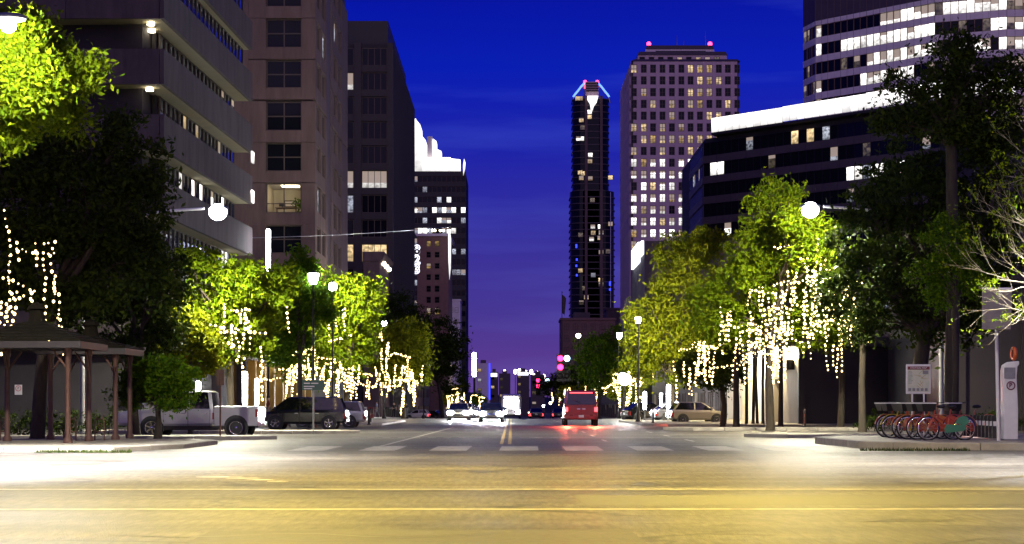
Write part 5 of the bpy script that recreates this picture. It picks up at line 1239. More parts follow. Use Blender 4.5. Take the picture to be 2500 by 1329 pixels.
MB().tube([(0, 0, 0), (sx(2432), 0, szz(778))], [.055, .05], 10).build('pole', M['white_paint'], SP)
MB().box(sx(2419), sx(2444), -.09, .09, szz(778), szz(758)).build('mount_box', M['white_paint'], SP, bevel=.015)
mb = MB(); top = [(sx(2405), .30, szz(705)), (sx(2478), .30, szz(705))]; bot = [(sx(2377), -.9, szz(808)), (sx(2446), -.9, szz(808))]
def slab(mb, q, t):
    n = (Vector(q[1]) - Vector(q[0])).cross(Vector(q[3]) - Vector(q[0])).normalized() * t
    mb.add([Vector(p) - n for p in q] + [Vector(p) + n for p in q], [(3, 2, 1, 0), (4, 5, 6, 7), (0, 1, 5, 4), (1, 2, 6, 5), (2, 3, 7, 6), (3, 0, 4, 7)])
slab(mb, [bot[0], bot[1], top[1], top[0]], .018); mb.build('panel', mat('solar_back', (.20, .17, .14), .4, noise=.2, scale=3), SP)
mb = MB(); mb.tube([top[0], top[1]], .055, 8); mb.build('top_rail', M['white_paint'], SP)
for f in (.25, .75): MB().tube([Vector(bot[0]).lerp(Vector(bot[1]), f), Vector(top[0]).lerp(Vector(top[1]), f)], .02, 5).build('rib', M['grey_metal'], SP)
MP = thing('map_board', 'framed station map board behind the bicycles', 'sign', (X(2242, 56), 56, SZ)); u3 = 56 / F
mx_ = lambda px: (px - 2242) * u3; mz_ = lambda py: Z(py, 56) - SZ
for s in (-.2, .2): MB().tube([(s, .03, 0), (s, .03, mz_(958))], .03, 8).build('leg', M['white_paint'], MP)
MB().box(mx_(2212), mx_(2272), -.03, .05, mz_(962), mz_(890)).build('frame', M['white_paint'], MP, bevel=.02)
MB().box(mx_(2215), mx_(2269), -.036, -.031, mz_(957), mz_(895)).build('map_sheet', mat('map_sheet', (.60, .58, .44), .5, noise=.35, scale=5, col2=(.46, .50, .36)), MP)
MB().box(mx_(2215), mx_(2269), -.042, -.037, mz_(903), mz_(895)).build('header', mat('map_header', (.17, .025, .03), .5, noise=.1), MP)
me = text_mesh('STATION MAP', .088, .001); me.materials.append(M['white_paint']); put('lettering', me, MP, (0, -.045, mz_(899)), (PI / 2, 0, 0))
mb = MB(); q = random.Random(3)
for i in range(10): mb.box(mx_(2217), mx_(2217) + q.uniform(.1, .17), -.042, -.037, mz_(908 + 3.2 * i), mz_(907 + 3.2 * i))
mb.box(mx_(2252), mx_(2266), -.042, -.037, mz_(914), mz_(905))
for i in range(5): mb.box(mx_(2217 + 10 * i), mx_(2224 + 10 * i), -.042, -.037, mz_(955), mz_(948))
mb.build('legend', M['grey_metal'], MP, kind='stuff')
mb = MB()
for i in range(9): x0, z0 = mx_(q.uniform(2228, 2250)), mz_(q.uniform(908, 944)); mb.tube([(x0, -.039, z0), (x0 + q.uniform(.05, .25), -.039, z0 + q.uniform(-.2, .2))], .006, 4)
mb.build('map_line', M['ochre'], MP)

def bicycle(label, px, d, frame_m, guard_m, K=1.15):
    t = thing('bicycle', label, 'bicycle', (X(px, d), d, SZ), group=None); t.scale = (K, K, K); t.rotation_euler = (0, 0, R(10))
    r = .33
    def wheel(nm, cx):
        mb = MB(); 
        n = 28; vs = []
        mb.lathe([(r - .012, -.022), (r + .012, -.016), (r + .02, 0), (r + .012, .016), (r - .012, .022), (r - .016, 0), (r - .012, -.022)], (cx, 0, r), n, axis='y'); w = mb.build(nm, M['rubber'], t)
        mb = MB(); mb.lathe([(r - .045, -.012), (r - .012, -.014), (r - .012, .014), (r - .045, .012), (r - .045, -.012)], (cx, 0, r), n, axis='y'); put('rim', mb.mesh('rim', M['chrome']), w)
        mb = MB()
        for k in range(14): a = 2 * PI * k / 14; mb.tube([(cx, .02 * (-1) ** k, r), (cx + math.cos(a) * (r - .03), 0, r + math.sin(a) * (r - .03))], .0035, 3, caps=False)
        mb.tube([(cx, -.05, r), (cx, .05, r)], .025, 8); put('spoke', mb.mesh('spoke', M['steel']), w)
    wheel('wheel', 0); wheel('wheel', 1.08)
    mb = MB(); f = lambda *p: mb.tube(p, .022, 8)
    f((.20, 0, .84), (.14, 0, .62)); f((.14, 0, .62), (.36, 0, .36), (.55, 0, .28)); f((.15, 0, .68), (.40, 0, .44), (.62, 0, .42)); f((.55, 0, .28), (.67, 0, .86)); f((.55, 0, .28), (1.08, 0, r)); f((.63, 0, .62), (1.08, 0, r)); f((.14, .03, .62), (.0, .05, r)); f((.14, -.03, .62), (.0, -.05, r)); mb.build('frame', frame_m, t)
    mb = MB(); mb.tube([(.20, 0, .84), (.22, 0, 1.02)], .016, 6); mb.tube([(.34, -.28, 1.04), (.22, -.2, 1.05), (.20, 0, 1.03), (.22, .2, 1.05), (.34, .28, 1.04)], .014, 6); mb.build('handlebar', M['black'], t)
    mb = MB(); mb.loft([[(-.22, -.17, .80), (.10, -.17, .80), (.10, .17, .80), (-.22, .17, .80)], [(-.28, -.22, 1.02), (.13, -.22, 1.02), (.13, .22, 1.02), (-.28, .22, 1.02)]], caps=False); mb.build('basket', M['dark_metal'], t)
    mb = MB(); mb.loft([[(-.29, -.23, 1.015), (.14, -.23, 1.015), (.14, .23, 1.015), (-.29, .23, 1.015)], [(-.29, -.23, 1.045), (.14, -.23, 1.045), (.14, .23, 1.045), (-.29, .23, 1.045)]]); mb.build('basket_rim', M['white_paint'], t)
    mb = MB(); mb.ball((.70, 0, .93), .14, 10, 6, sc=(1.0, .75, .4)); mb.build('saddle', M['black'], t)
    for cx, a0, a1 in ((0, 40, 170), (1.08, 10, 150)):
        mb = MB(); rg = []
        for k in range(11):
            a = R(a0 + (a1 - a0) * k / 10); ca, sa = math.cos(a), math.sin(a); R1, R2 = r + .035, r + .05
            rg.append([(cx + ca * R1, -.04, r + sa * R1), (cx + ca * R2, -.02, r + sa * R2), (cx + ca * R2, .02, r + sa * R2), (cx + ca * R1, .04, r + sa * R1)])
        mb.loft(rg); mb.build('mudguard', frame_m, t)
    mb = MB(); mb.prof([(.48, .20), (1.02, .26), (1.10, .34), (1.02, .42), (.52, .44), (.46, .32)], 'y', -.06, -.035); mb.build('chain_guard', guard_m, t)
    mb = MB(); mb.prof([(.80, .48), (1.08, .40), (1.20, .52), (1.14, .64), (1.0, .68), (.84, .60)], 'y', -.045, -.03); mb.build('skirt_guard', guard_m, t)
    return t
br = mat('bike_red', (.42, .055, .02), .35, coat=.5, noise=.1, scale=6); bo = mat('bike_orange', (.52, .14, .02), .35, coat=.5, noise=.1, scale=6); by = mat('bike_yellow', (.58, .42, .02), .35, coat=.5, noise=.1); bg_ = mat('bike_green', (.06, .22, .12), .4, noise=.1)
labs = ['red bicycle farthest in the dock row', 'bicycle with yellow guard, second farthest in the dock row', 'red bicycle with orange frame third in the dock row', 'orange bicycle in the middle of the dock row', 'red bicycle just behind the nearest one', 'nearest red bicycle with a green guard in the dock row']
for i in range(6):
    bicycle(labs[i], (2164, 2178, 2204, 2216, 2240, 2266)[i], 57.0 - i * .95, (br, by, bo, bo, br, br)[i], (br, by, br, bo, br, bg_)[i])
bicycle('red bicycle parked behind the docks at the row end', 2330, 55.5, br, br)
def dock(i):
    px = 2356 + 9.0 * i; d = 57.2 - .58 * i
    return px, d
dk = thing('bike_dock', 'dark bike dock post farthest from the kiosk', 'bike dock', (X(2356, 57.2), 57.2, SZ), group='row of dark bike docks')
mb = MB(); mb.prof([(-.07, .0), (.07, .0), (.06, .72), (.0, .80), (-.10, .78), (-.12, .66), (-.07, .6)], 'y', -.05, .05); mb.build('post', M['dark_metal'], dk, bevel=.01)
MB().box(-.12, .12, -.26, .26, 0, .05).build('base_plate', M['grey_metal'], dk)
MB().box(-.055, .045, -.056, -.051, .45, .60).build('label_plate', M['white_paint'], dk)
for i in range(1, 9):
    px, d = dock(i); dup(dk, (X(px, d), d, SZ), 0, ['dark bike dock post %s from the far end of the dock row' % w_ for w_ in ('x', 'second', 'third', 'fourth', 'fifth', 'sixth', 'seventh', 'eighth')][i] if i < 8 else 'dark bike dock post nearest the white kiosk')

# ================================================================== vehicles (x forward, y left, z up)
def paint(name, col, rough=.3, coat=.8): return mat(name, col, rough, .2, noise=.08, scale=3, coat=coat)
M['tinted'] = mat('tinted_glass', (.008, .008, .010), .05, spec=.9, noise=.3, scale=2)
def ring(x, w, z0, z1, b=.06, tw=.0):
    """body cross-section at station x"""
    return [(x, -w + b, z0), (x, -w, z0 + .12), (x, -w, z1 - .16), (x, -w + b + tw, z1), (x, w - b - tw, z1), (x, w, z1 - .16), (x, w, z0 + .12), (x, w - b, z0)]
def wheel_mesh(r, w):
    return MB().lathe([(r * .66, -w / 2), (r * .93, -w / 2), (r, -w / 2 + .04), (r, w / 2 - .04), (r * .93, w / 2), (r * .66, w / 2)], n=26, axis='y')
def add_wheel(t, x, y, r, w=.24, spokes=5):
    o = put('wheel', None, t, (x, y, r)); mb = wheel_mesh(r, w); tyre = put('tyre', mb.mesh('tyre', M['rubber']), o)
    s = 1 if y > 0 else -1
    mb = MB(); mb.lathe([(r * .67, s * w / 2), (r * .64, s * (w / 2 - .05)), (r * .60, s * (w / 2 - .09)), (.001, s * (w / 2 - .10))], n=22, axis='y'); rim = put('rim', mb.mesh('rim', M['dark_metal']), o)
    mb = MB(); mb.lathe([(.001, s * (w / 2 - .005)), (r * .16, s * (w / 2 - .01)), (r * .2, s * (w / 2 - .09))], n=12, axis='y')
    mb.lathe([(r * .58, s * (w / 2 - .06)), (r * .67, s * (w / 2 + .004)), (r * .70, s * (w / 2 - .01))], n=22, axis='y')
    for k in range(spokes):
        a = 2 * PI * k / spokes + .3; c, sn = math.cos(a), math.sin(a); px_, pz_ = -sn * r * .075, c * r * .075; y0, y1 = s * (w / 2 - .02), s * (w / 2 - .08)
        q = [(c * r * .1 + px_ * 1.2, y0, sn * r * .1 + pz_ * 1.2), (c * r * .1 - px_ * 1.2, y0, sn * r * .1 - pz_ * 1.2), (c * r * .64 - px_, y0, sn * r * .64 - pz_), (c * r * .64 + px_, y0, sn * r * .64 + pz_)]
        mb.add(q + [(a_, y1, b_) for a_, _, b_ in q], [(0, 1, 2, 3), (0, 4, 5, 1), (1, 5, 6, 2), (2, 6, 7, 3), (3, 7, 4, 0)])
    put('spoke', mb.mesh('spoke', M['chrome']), o)
def vehicle(name, label, cat, loc, rz, st, cab, pm, wheels, r, w, roof_m=None, doors=(), lights_on=None, tail_on=False, plate=True, spokes=5, pillars=(), trim=None, group=None):
    """st: body stations (x, half width, z0, z1) rear to front; cab: (x_rear_bottom, x_rear_top, x_front_top, x_front_bottom, z_belt, z_top)"""
    t = thing(name, label, cat, loc, rz, group)
    xs = [s[0] for s in st]; L0, L1 = min(xs), max(xs)
    MB().loft([ring(*s) for s in st], smooth=False).build('body', pm, t, bevel=.035)
    xa, xb, xc, xd, zb_, zt = cab; wi, wt = w - .07, w - .20
    g = MB(); low = [(xa, -wi, zb_ - .02), (xd, -wi, zb_ - .02), (xd, wi, zb_ - .02), (xa, wi, zb_ - .02)]; up = [(xb, -wt, zt - .05), (xc, -wt, zt - .05), (xc, wt, zt - .05), (xb, wt, zt - .05)]
    g.loft([low, up]); g.build('window_glass', M['tinted'], t)
    MB().loft([[(xb - .05, -wt - .03, zt - .06), (xc + .05, -wt - .03, zt - .06), (xc + .05, wt + .03, zt - .06), (xb - .05, wt + .03, zt - .06)], [(xb + .06, -wt + .08, zt), (xc - .10, -wt + .08, zt), (xc - .10, wt - .08, zt), (xb + .06, wt - .08, zt)]]).build('roof', roof_m or pm, t, bevel=.02)
    for s in (-1, 1):
        for (u0, u1, ww) in [(xa, xb, .13), (xd, xc, .10)] + [(p, p + (xb - xa) * .0, .09) for p in pillars]:
            mb = MB(); mb.add([(u0 - ww / 2, s * (wi + .012), zb_ - .03), (u0 + ww / 2, s * (wi + .012), zb_ - .03), (u1 + ww / 2, s * (wt + .012), zt - .05), (u1 - ww / 2, s * (wt + .012), zt - .05), (u0 - ww / 2, s * (wi - .05), zb_ - .03), (u0 + ww / 2, s * (wi - .05), zb_ - .03), (u1 + ww / 2, s * (wt - .05), zt - .05), (u1 - ww / 2, s * (wt - .05), zt - .05)], [(0, 1, 2, 3), (4, 7, 6, 5), (0, 3, 7, 4), (1, 5, 6, 2), (3, 2, 6, 7), (0, 4, 5, 1)]); mb.build('pillar', pm, t)
        for (x0, x1, z0) in doors:
            zt_ = zb_ - .03
            mb = MB(); e = .012; yy = s * (w + .004)
            for (a, b_, c, dd) in ((x0, x0 + e, z0, zt_), (x1 - e, x1, z0, zt_), (x0 + e, x1 - e, z0, z0 + e)): mb.add([(a, yy, c), (b_, yy, c), (b_, yy, dd), (a, yy, dd)], [(0, 1, 2, 3)])
            mb.build('door_seam', M['black'], t); MB().box(x0 + .08, x0 + .26, yy - .01 if s < 0 else yy - .01, yy + .02 if s > 0 else yy + .01, zt_ - .15, zt_ - .11).build('door_handle', M['chrome'], t)
        mb = MB(); mb.ball((xd - .25, s * (w + .11), zb_ + .10), .12, 10, 6, sc=(.6, 1, .8)); mb.build('mirror', pm, t)
        for x in wheels:
            mb = MB(); mb.lathe([(r + .09, s * (w + .006)), (r + .09, s * (w - .1)), (.001, s * (w - .1))], (x, 0, r), 24, axis='y'); mb.lathe([(r + .085, s * (w + .005)), (.001, s * (w + .005))], (x, 0, r), 24, axis='y'); mb.build('wheel_well_shade', M['black'], t)  # flat black disc on the flank stands for the shaded wheel well
            add_wheel(t, x, s * (w - .10), r, .25, spokes)
        zf = st[-1][3] - .06; zr = st[0][3] - .2
        MB().ball((L1 + .01, s * (w - .26), zf), .22, 10, 6, sc=(.6, 1.25, .8)).build('headlight', M['head_white'] if lights_on else M['chrome'], t)
        MB().box(L0 - .02, L0 + .12, s * (w - .12) - .09, s * (w - .12) + .105, zr - .22, zr + .05).build('tail_light', M['tail_red'] if tail_on else bpy.data.materials['tail_lens'], t)
        if lights_on: spot(t, (L1 + .12, s * (w - .26), zf), lights_on, (.95, .97, 1), .08, 75, .7, (R(84), 0, -PI / 2))
    zz = st[-1][2]; tm = trim or M['black']
    MB().box(L1 - .10, L1 + .05, -w + .12, w - .12, zz + .02, zz + .22).build('front_bumper', tm, t, bevel=.03); MB().box(L0 - .06, L0 + .10, -w + .12, w - .12, st[0][2] + .02, st[0][2] + .26).build('rear_bumper', tm, t, bevel=.03)
    MB().box(L1 - .04, L1 + .015, -w + .42, w - .42, zz + .34, zz + .56).build('grille', M['black'], t)
    if plate: MB().box(L0 - .075, L0 - .061, -.16, .16, st[0][2] + .1, st[0][2] + .25).build('number_plate', M['white_paint'], t)
    return t
mat('tail_lens', (.25, .01, .01), .2, coat=.5, noise=.1)
silver = paint('silver_paint', (.46, .45, .46)); blackp = paint('black_paint', (.012, .012, .016), .18); white = paint('white_car_paint', (.66, .65, .66)); redp = paint('red_paint', (.30, .02, .018)); greyp = paint('grey_paint', (.09, .09, .10)); darkblue = paint('dark_blue_paint', (.014, .018, .05), .2); tan = paint('tan_paint', (.30, .26, .19))

# silver pickup, parked side on, facing left
pk = vehicle('pickup_truck', 'silver pickup truck parked side on under the trees', 'pickup', (X(466, 68.3), 68.3, 0), PI,
    [(-1.10, .98, .52, 1.16), (-1.0, 1.0, .46, 1.18), (.2, 1.0, .44, 1.18), (1.2, 1.0, .44, 1.17), (2.3, .99, .46, 1.12), (2.75, .95, .48, 1.04), (2.92, .86, .52, .95)],
    (-1.04, -.92, .75, 1.5, 1.15, 1.92), silver, (1.42, -2.05), .40, 1.0, doors=((-.98, -.08, .46), (-.06, .95, .46)), pillars=(-.08,), spokes=6, trim=M['chrome'])
mb = MB()
for s in (-1, 1):
    a, b_ = sorted((s * 1.0, s * .86)); mb.box(-2.92, -1.14, a, b_, .46, 1.28)
mb.box(-2.94, -2.80, -.95, .95, .50, 1.28); mb.box(-1.20, -1.12, -.86, .86, .46, 1.28); mb.box(-2.80, -1.20, -.86, .86, .62, .70); mb.build('cargo_bed', silver, pk, bevel=.03)
for s in (-1, 1):
    MB().box(-2.96, -2.84, min(s * .86, s * 1.005), max(s * .86, s * 1.005), .84, 1.16).build('tail_light', bpy.data.materials['tail_lens'], pk)
    mb = MB(); mb.lathe([(.50, s * 1.008), (.001, s * 1.008)], (-2.05, 0, .42), 24, axis='y'); mb.build('wheel_well_shade', M['black'], pk)  # black disc again for the shade round the rear wheel
    mb = MB(); mb.box(-1.5, 1.0, min(s * .96, s * .80), max(s * .96, s * .80), .30, .46); mb.build('sill', M['dark_metal'], pk)
MB().box(-3.05, -2.93, -.9, .9, .46, .64).build('rear_bumper', M['chrome'], pk, bevel=.02)

# black minivan behind, facing left, and a dark saloon in front of it
vehicle('minivan', 'black minivan parked side on behind the pickup', 'minivan', (X(742, 89), 89, 0), PI,
    [(-2.35, .80, .40, 1.0), (-2.25, .94, .34, 1.10), (-1.2, .97, .28, 1.06), (.9, .97, .28, 1.04), (1.7, .95, .28, .98), (2.3, .88, .30, .86), (2.45, .74, .36, .72)],
    (-2.25, -1.95, .75, 1.7, 1.02, 1.74), blackp, (1.42, -1.45), .34, .97, doors=((-1.0, .1, .3), (.12, 1.1, .3)), pillars=(-1.0, .1))
vehicle('estate_car', 'grey estate car mostly hidden behind the black minivan', 'car', (X(800, 96), 96, 0), PI,
    [(-2.25, .76, .42, .92), (-2.15, .88, .34, .98), (-1.0, .91, .28, .98), (.8, .91, .28, .96), (1.6, .89, .28, .9), (2.2, .80, .30, .78)],
    (-2.1, -1.9, .5, 1.25, .96, 1.52), paint('pale_grey_paint', (.36, .36, .37)), (1.38, -1.35), .33, .91, pillars=(-.6,))
# white hatchback facing left, and the cars beyond it
hatch = [(-1.9, .74, .42, .90), (-1.75, .84, .32, .98), (-.8, .86, .26, .97), (.8, .86, .26, .94), (1.5, .83, .27, .86), (1.9, .72, .32, .74)]
vehicle('hatchback', 'white hatchback parked by the walkers on the left kerb', 'car', (X(1020, 262), 262, gz(262)), R(172), hatch, (-1.78, -1.35, .2, 1.1, .94, 1.50), white, (1.2, -1.15), .31, .86, pillars=(-.3,), tail_on=True)
vehicle('saloon_car', 'dark car behind the white hatchback', 'car', (X(1052, 282), 282, gz(282)), R(165), hatch, (-1.7, -1.0, .2, 1.05, .93, 1.45), blackp, (1.2, -1.15), .31, .86)
sv = [(-2.3, .85, .45, 1.1), (-2.2, .95, .4, 1.16), (0, .96, .38, 1.15), (1.2, .96, .38, 1.12), (2.0, .92, .40, 1.05), (2.3, .82, .45, .9)]
vehicle('sport_utility_car', 'white boxy utility vehicle parked far on the left kerb', 'car', (X(1100, 300), 300, gz(300)), R(178), sv, (-2.2, -2.05, .6, 1.1, 1.14, 1.85), white, (1.45, -1.4), .37, .96, pillars=(-.7,))
vehicle('sport_utility_car', 'white pickup-like utility vehicle beside the far small lit tree', 'car', (X(1075, 322), 322, gz(322)), R(170), sv, (-1.1, -.95, .6, 1.1, 1.14, 1.80), white, (1.45, -1.4), .37, .96)
vehicle('saloon_car', 'far dark red car near the light-wrapped small tree', 'car', (X(1135, 345), 345, gz(345)), R(160), hatch, (-1.7, -1.0, .2, 1.05, .93, 1.45), redp, (1.2, -1.15), .31, .86)
# oncoming queue with headlights lit
onc = [(-1.5, 121, darkblue, 'oncoming dark blue car with lit headlights leading the queue'), (-4.3, 133, tan, 'oncoming tan car with lit headlights leading the kerb lane'), (-1.75, 146, blackp, 'oncoming car with lit headlights nearest the centre line'), (-4.4, 152, greyp, 'oncoming grey car with lit headlights in the kerb lane'), (-1.8, 158, white, 'oncoming pale car second in the inner lane'), (-4.5, 166, darkblue, 'oncoming dark car second in the kerb lane'), (-1.8, 172, tan, 'oncoming tan car third in the inner lane'), (-4.6, 182, blackp, 'oncoming black car third in the kerb lane'), (-1.9, 190, greyp, 'oncoming grey car fourth in the inner lane'), (-4.4, 250, white, 'oncoming pale car far down the avenue'), (-2.6, 330, blackp, 'oncoming car farthest down the avenue')]
for i, (x, d, pm, lab) in enumerate(onc):
    vehicle('oncoming_car', lab, 'car', (x, d, gz(d)), -PI / 2, [(-2.25, .74, .42, .84), (-2.1, .86, .34, .92), (-1.0, .89, .26, .93), (.8, .89, .26, .92), (1.6, .87, .26, .86), (2.15, .80, .28, .76), (2.3, .66, .34, .70)],
            (-1.75, -1.0, .25, 1.05, .90, 1.44), pm, (1.38, -1.35), .32, .89, lights_on=POW_HEAD if i < 7 else 300)
# oncoming bus with a lit front
BS = thing('bus', 'oncoming bus with a glaring lit windscreen behind the headlights', 'bus', (-.1, 212, gz(212)), -PI / 2)
MB().loft([[(x, -1.24 + a, .35), (x, -1.27 + a, .7), (x, -1.25 + a, 3.0 - b_), (x, -1.1 + a, 3.2 - b_), (x, 1.1 - a, 3.2 - b_), (x, 1.25 - a, 3.0 - b_), (x, 1.27 - a, .7), (x, 1.24 - a, .35)] for x, a, b_ in ((-10.5, .1, .15), (-10.3, 0, 0), (1.0, 0, 0), (1.25, .06, .08), (1.32, .14, .2))]).build('body', white, BS, bevel=.04)
MB().box(1.31, 1.36, -1.02, 1.02, 1.25, 2.45).build('windscreen', M['win_white'], BS)
MB().box(1.30, 1.37, -.85, .85, 2.58, 2.86).build('destination_sign', M['lamp_warm'], BS)
MB().box(1.28, 1.40, -1.15, 1.15, .35, .62).build('front_bumper', M['black'], BS, bevel=.03)
for s in (-1, 1):
    MB().ball((1.33, s * .9, .82), .17, 10, 6, sc=(.5, 1.3, .9)).build('headlight', M['head_white'], BS)
    spot(BS, (1.5, s * .9, .82), 600, (.95, .97, 1), .1, 75, .7, (R(85), 0, -PI / 2))
    for k in range(6): MB().box(-9.6 + 1.7 * k, -8.2 + 1.7 * k, min(s * 1.265, s * 1.28), max(s * 1.265, s * 1.28), 1.35, 2.5).build('side_window', M['win_cool'], BS)
    for x in (-.6, -7.6): add_wheel(BS, x, s * 1.12, .48, .3, 6)
    MB().tube([(1.3, s * 1.15, 2.8), (1.55, s * 1.42, 2.7), (1.55, s * 1.42, 2.2)], .05, 6).build('mirror', M['black'], BS)

# red van seen from behind, brake lights lit
vn = vehicle('van', 'tall red van seen from behind with its brake lights on', 'van', (X(1419, 101.5), 104, 0), PI / 2,
    [(-2.5, .98, .42, 1.30), (-2.4, 1.03, .38, 1.34), (0, 1.04, .36, 1.34), (1.3, 1.04, .36, 1.3), (2.0, 1.0, .38, 1.15), (2.5, .9, .42, .95)],
    (-2.46, -2.36, 1.1, 1.9, 1.32, 2.2), redp, (1.5, -1.5), .37, 1.04, tail_on=True, pillars=(-1.2, .1), trim=redp)
for s in (-1, 1):
    l = spot(vn, (-2.75, s * .9, 1.15), 2200, (1, .10, .05), .15, 150, .5, (R(70), 0, PI / 2))
MB().box(-2.53, -2.47, -.7, .7, 2.02, 2.08).build('brake_bar', M['tail_red'], vn)
MB().box(-2.515, -2.50, -.008, .008, .62, 1.30).build('door_seam', M['black'], vn); MB().box(-2.54, -2.50, .06, .26, 1.02, 1.08).build('door_handle', M['chrome'], vn); MB().box(-2.54, -2.50, -.26, -.06, 1.02, 1.08).build('door_handle', M['chrome'], vn)
MB().tube([(-2.50, -.05, 1.36), (-2.47, .45, 1.62)], .014, 5).build('wiper', M['black'], vn); MB().tube([(-2.5, .6, .34), (-2.72, .6, .33)], .035, 8).build('exhaust', M['steel'], vn)
for s in (-1, 1): MB().tube([(-2.0, s * .78, 2.26), (.8, s * .78, 2.26)], .025, 6).build('roof_rail', M['dark_metal'], vn); MB().box(-2.6, -2.56, s * .62 - .1, s * .62 + .1, .62, .70).build('reflector', bpy.data.materials['tail_lens'], vn)
# outbound cars with tail lights, and parked cars along the right kerb
for i, (x, d, pm, lab) in enumerate(((3.2, 215, greyp, 'outbound grey car waiting at the red signal'), (6.3, 222, blackp, 'outbound black car in the kerb lane at the red signal'), (3.3, 236, white, 'outbound white car second at the red signal'))):
    vehicle('outbound_car', lab, 'car', (x, d, gz(d)), PI / 2, [(-2.25, .74, .42, .84), (-2.1, .86, .34, .92), (-1.0, .89, .26, .93), (.8, .89, .26, .92), (1.6, .87, .26, .86), (2.15, .80, .28, .76), (2.3, .66, .34, .70)], (-1.75, -1.0, .25, 1.05, .90, 1.44), pm, (1.38, -1.35), .32, .89, tail_on=True)
vehicle('saloon_car', 'black saloon parked beside the lit pavement lamp post', 'car', (X(1580, 128), 128, 0), R(20), hatch, (-1.7, -1.0, .2, 1.05, .93, 1.45), blackp, (1.2, -1.15), .31, .86)
vehicle('hatchback', 'tan hatchback parked left of the thick dark trunk', 'car', (X(1700, 112), 112, 0), R(8), hatch, (-1.78, -1.35, .2, 1.1, .94, 1.50), tan, (1.2, -1.15), .31, .86, pillars=(-.3,))
vehicle('saloon_car', 'grey saloon parked behind the tan hatchback', 'car', (X(1655, 122), 122, 0), R(12), hatch, (-1.7, -1.0, .2, 1.05, .93, 1.45), greyp, (1.2, -1.15), .31, .86)

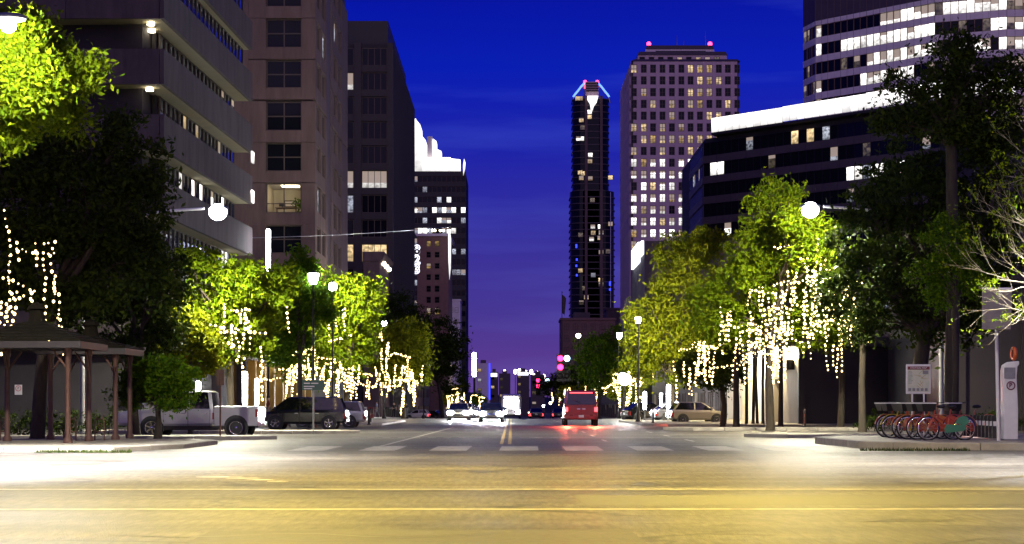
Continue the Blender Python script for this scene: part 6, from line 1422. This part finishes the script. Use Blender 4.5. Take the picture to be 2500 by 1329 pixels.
# ================================================================== people
M['skin'] = mat('skin', (.34, .20, .14), .55, noise=.1)
def skinned(name, pts, edges, rad, m, parent, sub=1):
    me = bpy.data.meshes.new(name); me.from_pydata(pts, edges, []); me.materials.append(m); o = put(name, me, parent)
    sk = o.modifiers.new('skin', 'SKIN'); sk.use_smooth_shade = True
    me.skin_vertices.new() if not me.skin_vertices else None
    for i, r in enumerate(rad): me.skin_vertices[0].data[i].radius = r if isinstance(r, tuple) else (r, r)
    me.skin_vertices[0].data[0].use_root = True
    ss = o.modifiers.new('sub', 'SUBSURF'); ss.levels = sub; ss.render_levels = sub
    return o
def person(label, x, d, rz, shirt, trousers, hair, step=.26, group=None):
    t = thing('person', label, 'person', (x, d, gz(d) + .15), rz, group)
    a = step
    P = [(0, 0, .94), (0, 0, 1.12), (0, 0, 1.36), (0, 0, 1.47), (0, .01, 1.53), (0, .02, 1.63), (0, .01, 1.70),
         (-.09, 0, .90), (-.10, a * .55, .49), (-.10, a * .75 - .06, .08), (-.10, a * .75 + .12, .03),
         (.09, 0, .90), (.10, -a * .35, .49), (.10, -a * .95, .10), (.10, -a * .95 + .15, .03),
         (-.18, 0, 1.40), (-.22, -a * .4, 1.13), (-.22, -a * .3 + .1, .88), (-.22, -a * .2 + .14, .79),
         (.18, 0, 1.40), (.22, a * .4, 1.13), (.22, a * .5 + .1, .88), (.22, a * .55 + .13, .79)]
    E = [(0, 1), (1, 2), (2, 3), (3, 4), (4, 5), (5, 6), (0, 7), (7, 8), (8, 9), (9, 10), (0, 11), (11, 12), (12, 13), (13, 14), (2, 15), (15, 16), (16, 17), (17, 18), (2, 19), (19, 20), (20, 21), (21, 22)]
    Rr = [(.13, .10), (.12, .09), (.14, .10), .055, .06, .095, .06, .085, .055, .04, .035, .085, .055, .04, .035, .055, .042, .033, .03, .055, .042, .033, .03]
    skinned('body', P, E, Rr, M['skin'], t)
    up = [0, 1, 2, 15, 16, 19, 20]; im = {k: i for i, k in enumerate(up)}
    skinned('shirt', [P[k] for k in up], [(im[i], im[j]) for i, j in E if i in im and j in im], [(.15, .12), (.145, .11), (.16, .12), .072, .06, .072, .06], shirt, t)
    lo = [0, 7, 8, 9, 11, 12, 13]; im = {k: i for i, k in enumerate(lo)}
    skinned('trousers', [P[k] for k in lo], [(im[i], im[j]) for i, j in E if i in im and j in im], [(.15, .12), .105, .078, .065, .105, .078, .065], trousers, t)
    MB().ball((0, -.005, 1.665), .115, 10, 6, sc=(.92, 1.05, .85)).build('hair', hair, t)
    for s in (-1, 1): MB().ball((s * .10, a * .75 - .06 + .07 if s < 0 else -a * .95 + .08, .045), .07, 8, 5, sc=(.7, 1.7, .65)).build('shoe', M['black'], t)
    return t
cloth = {k: mat('cloth_' + k, c, .85, noise=.2, scale=8) for k, c in dict(blue=(.30, .36, .52), black=(.015, .015, .018), red=(.22, .05, .04), grey=(.18, .18, .19), white=(.5, .49, .47)).items()}
person('person in a pale blue shirt walking on the left pavement', X(920, 172), 172, R(80), cloth['blue'], cloth['grey'], M['black'])
person('person in dark clothes standing by the lit tree trunk', X(962, 178), 178, R(200), cloth['black'], cloth['black'], M['black'], .08)
person('person in dark coat nearest the white hatchback', X(992, 184), 184, R(150), cloth['black'], cloth['grey'], M['bark'], .15)
person('person in a white top beside the dark coated one', X(978, 186), 186, R(30), cloth['white'], cloth['black'], M['black'], .12)
person('person in a red top walking by the shop arcade', X(655, 106), 106, R(100), cloth['red'], cloth['grey'], M['black'])

# a litter bin and a newspaper box on the left pavement
t = thing('litter_bin', 'round slatted litter bin on the left pavement beside the walkers', 'bin', (X(948, 165), 165, .0))
for k in range(14): a = 2 * PI * k / 14; MB().box(.3 * math.cos(a) - .04, .3 * math.cos(a) + .04, .3 * math.sin(a) - .04, .3 * math.sin(a) + .04, .1, .9).build('slat', M['dark_metal'], t)
MB().lathe([(.26, .05), (.26, .85), (.2, .9)], n=14).build('liner', M['black'], t); MB().lathe([(.36, .88), (.37, .96), (.2, 1.05)], n=14).build('lid', M['dark_metal'], t)
for i, px in enumerate((888, 905)):
    t = thing('newspaper_box', ['white newspaper box by the corner post', 'red newspaper box by the corner post'][i], 'newspaper box', (X(px, 110), 110, .15))
    MB().box(-.22, .22, -.2, .2, .25, 1.0).build('case', [M['white_paint'], cloth['red']][i], t, bevel=.03); MB().box(-.16, .16, -.215, -.201, .55, .9).build('window', M['tinted'], t); MB().tube([(0, 0, 0), (0, 0, .25)], .07, 8).build('pedestal', M['dark_metal'], t)
bpy.context.view_layer.update()
